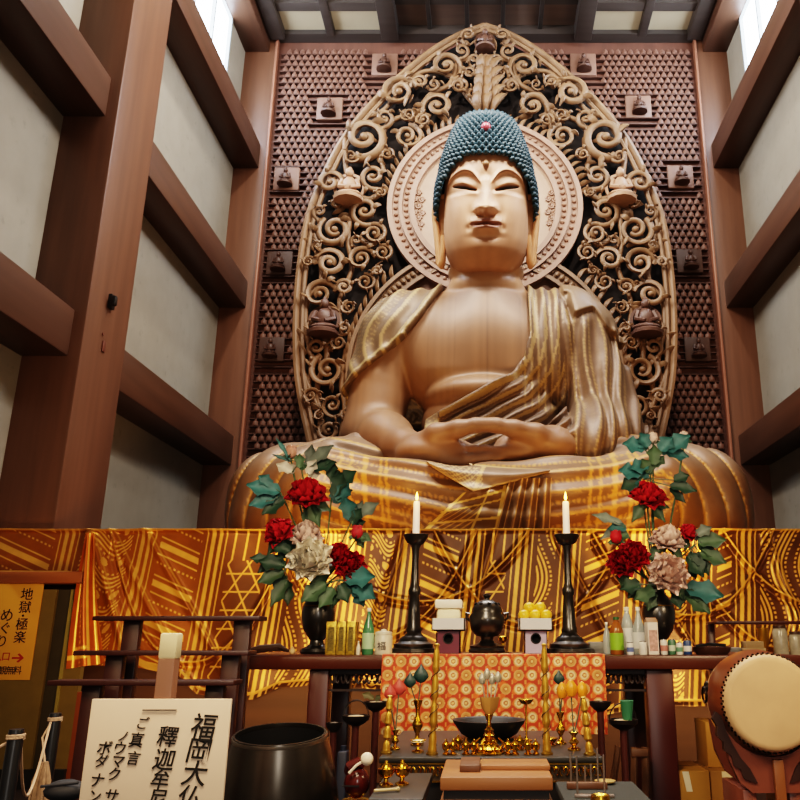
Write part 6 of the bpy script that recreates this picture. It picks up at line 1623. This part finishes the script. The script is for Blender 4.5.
label(MB().tube(pts,.0045,6).build('barrier_rope', M_rope, None, pts[0]), 'pale rope sagging between the two black posts', 'rope')
pts = [Vector((p1.x,2.55,p1.z-.025))+Vector((-.25*u,-.05*u,-.06*u-.03*math.sin(PI*u))) for u in [k/8 for k in range(9)]]
label(MB().tube(pts,.0045,6).build('barrier_rope', M_rope, None, pts[0]), 'pale rope leading from the nearest black post out of view', 'rope')
p = W(52,760,3.15); t = thing('straw_brush', (p.x,3.12,0), 'beige tasselled brush hanging on the farther black post', 'brush'); mb = MB(); rr = random.Random(3)
for k in range(44):
    a = rr.uniform(0,2*PI); r = rr.uniform(0,.03); mb.tube([(p.x+r*.4*math.cos(a),3.1+r*.4*math.sin(a),p.z+.0),(p.x+r*math.cos(a),3.1+r*math.sin(a),p.z-.06),(p.x+r*1.25*math.cos(a),3.1+r*1.25*math.sin(a),p.z-.17-rr.uniform(0,.03))],[.004,.006,.003],5)
mb.build('bristles', mat('brush bristle','#9a7f66',.9,var=.25,scale=40.), t); MB().tube([(p2.x+.005,3.165,p2.z-.03),(p2.x-.012,3.15,p2.z-.08),(p.x,3.1,p.z)],.0035,5).build('hanging_loop', M_rope, t)
p = W(66,784,3.0); label(MB().ball((p.x,3.0,p.z-.02),(.07,.06,.035),14,8).tube([(p.x-.06,2.95,p.z-.0),(p.x+.06,2.96,p.z+.01)],.005,6).lathe([(.05,0),(.04,.01),(.03,p.z-.05)],(p.x,3.0,0),14).build('dark_cushion', mat('dark padding','#22242a',.7), None, (p.x,3.0,0)), 'dark padded object half hidden behind the handwritten board', 'cushion')
# ================================================================== lights
def area(name, loc, target, size, power, color, sy=None, spread=None):
    l = bpy.data.lights.new(name, 'AREA'); l.energy = power; l.color = lin(color)[:3]; l.size = size
    if sy: l.shape = 'RECTANGLE'; l.size_y = sy
    if spread: l.spread = spread
    o = bpy.data.objects.new(name, l); COL.objects.link(o); o.location = loc
    o.rotation_euler = (Vector(target)-Vector(loc)).to_track_quat('-Z', 'Y').to_euler(); return o
area('hall ceiling light', (0,8.6,15.0), (0,9.2,0), 4, 290, '#fff0e0')
area('spot on the statue from the left', (-3.0,9.0,14.6), (.2,12.4,8.0), .5, 560, '#fff0e2')
area('spot on the statue from the right', (3.0,9.0,14.6), (-.2,12.4,8.0), .5, 380, '#fff0e2')
area('front hall lamp', (0,-1,6), (0,12,5), 3, 18, '#ffe8cf')
area('side wall light left', (1.5,9.2,12.0), (-5.4,9.0,6.0), 1.2, 400, '#fff0e4')
area('side wall light right', (-1.5,9.2,12.0), (5.4,9.0,6.0), 1.2, 400, '#fff0e4')
for sx in (-1, 1):
    area('ceiling bounce fill', (sx*3.4,13.9,13.4), (sx*3.2,15.6,15.5), 1.0, 30, '#f4efe6')  # added fill, stands in for window light bounced onto the ceiling
    area('lap lamp', (sx*2.2,7.3,2.5), (sx*1.9,11.0,3.25), .5, 17, '#ffb45c', None, math.radians(60))
area('altar fill', (-.5,1.6,3.4), (0.1,4.6,1.2), .9, 80, '#ffe2bd')  # added fill to brighten the foreground and give bell and vases highlights
area('altar fill right', (2.6,1.8,3.0), (1.2,4.4,1.1), .7, 45, '#ffdcb0')  # added fill for the drum side of the foreground
area('board fill', (-2.6,.6,2.8), (-1.0,2.4,1.1), .5, 20, '#ffdcb0')  # added fill that brightens the handwritten board
area('pedestal lamp left', (-2.2,5.9,1.0), (-2.2,9.4,2.2),   .7, 50, '#ffc27e', None, math.radians(110))
area('pedestal lamp right', (2.4,5.9,1.0), (2.4,9.4,2.2),   .7, 50, '#ffc27e', None, math.radians(110))
area('window glow left', (-5.5,12.9,13.9), (2,14.5,10), 2, 200, '#dcebff', 3.6)
area('window glow right', (5.5,12.9,13.9), (-2,14.5,10), 2, 200, '#dcebff', 3.6)
area('bell highlight fill', (.5,-2.6,2.3), (-.3,4.2,1.1), .5, 40, '#f6f1ea', 1.9)  # added unseen light behind the camera for a highlight on the bell
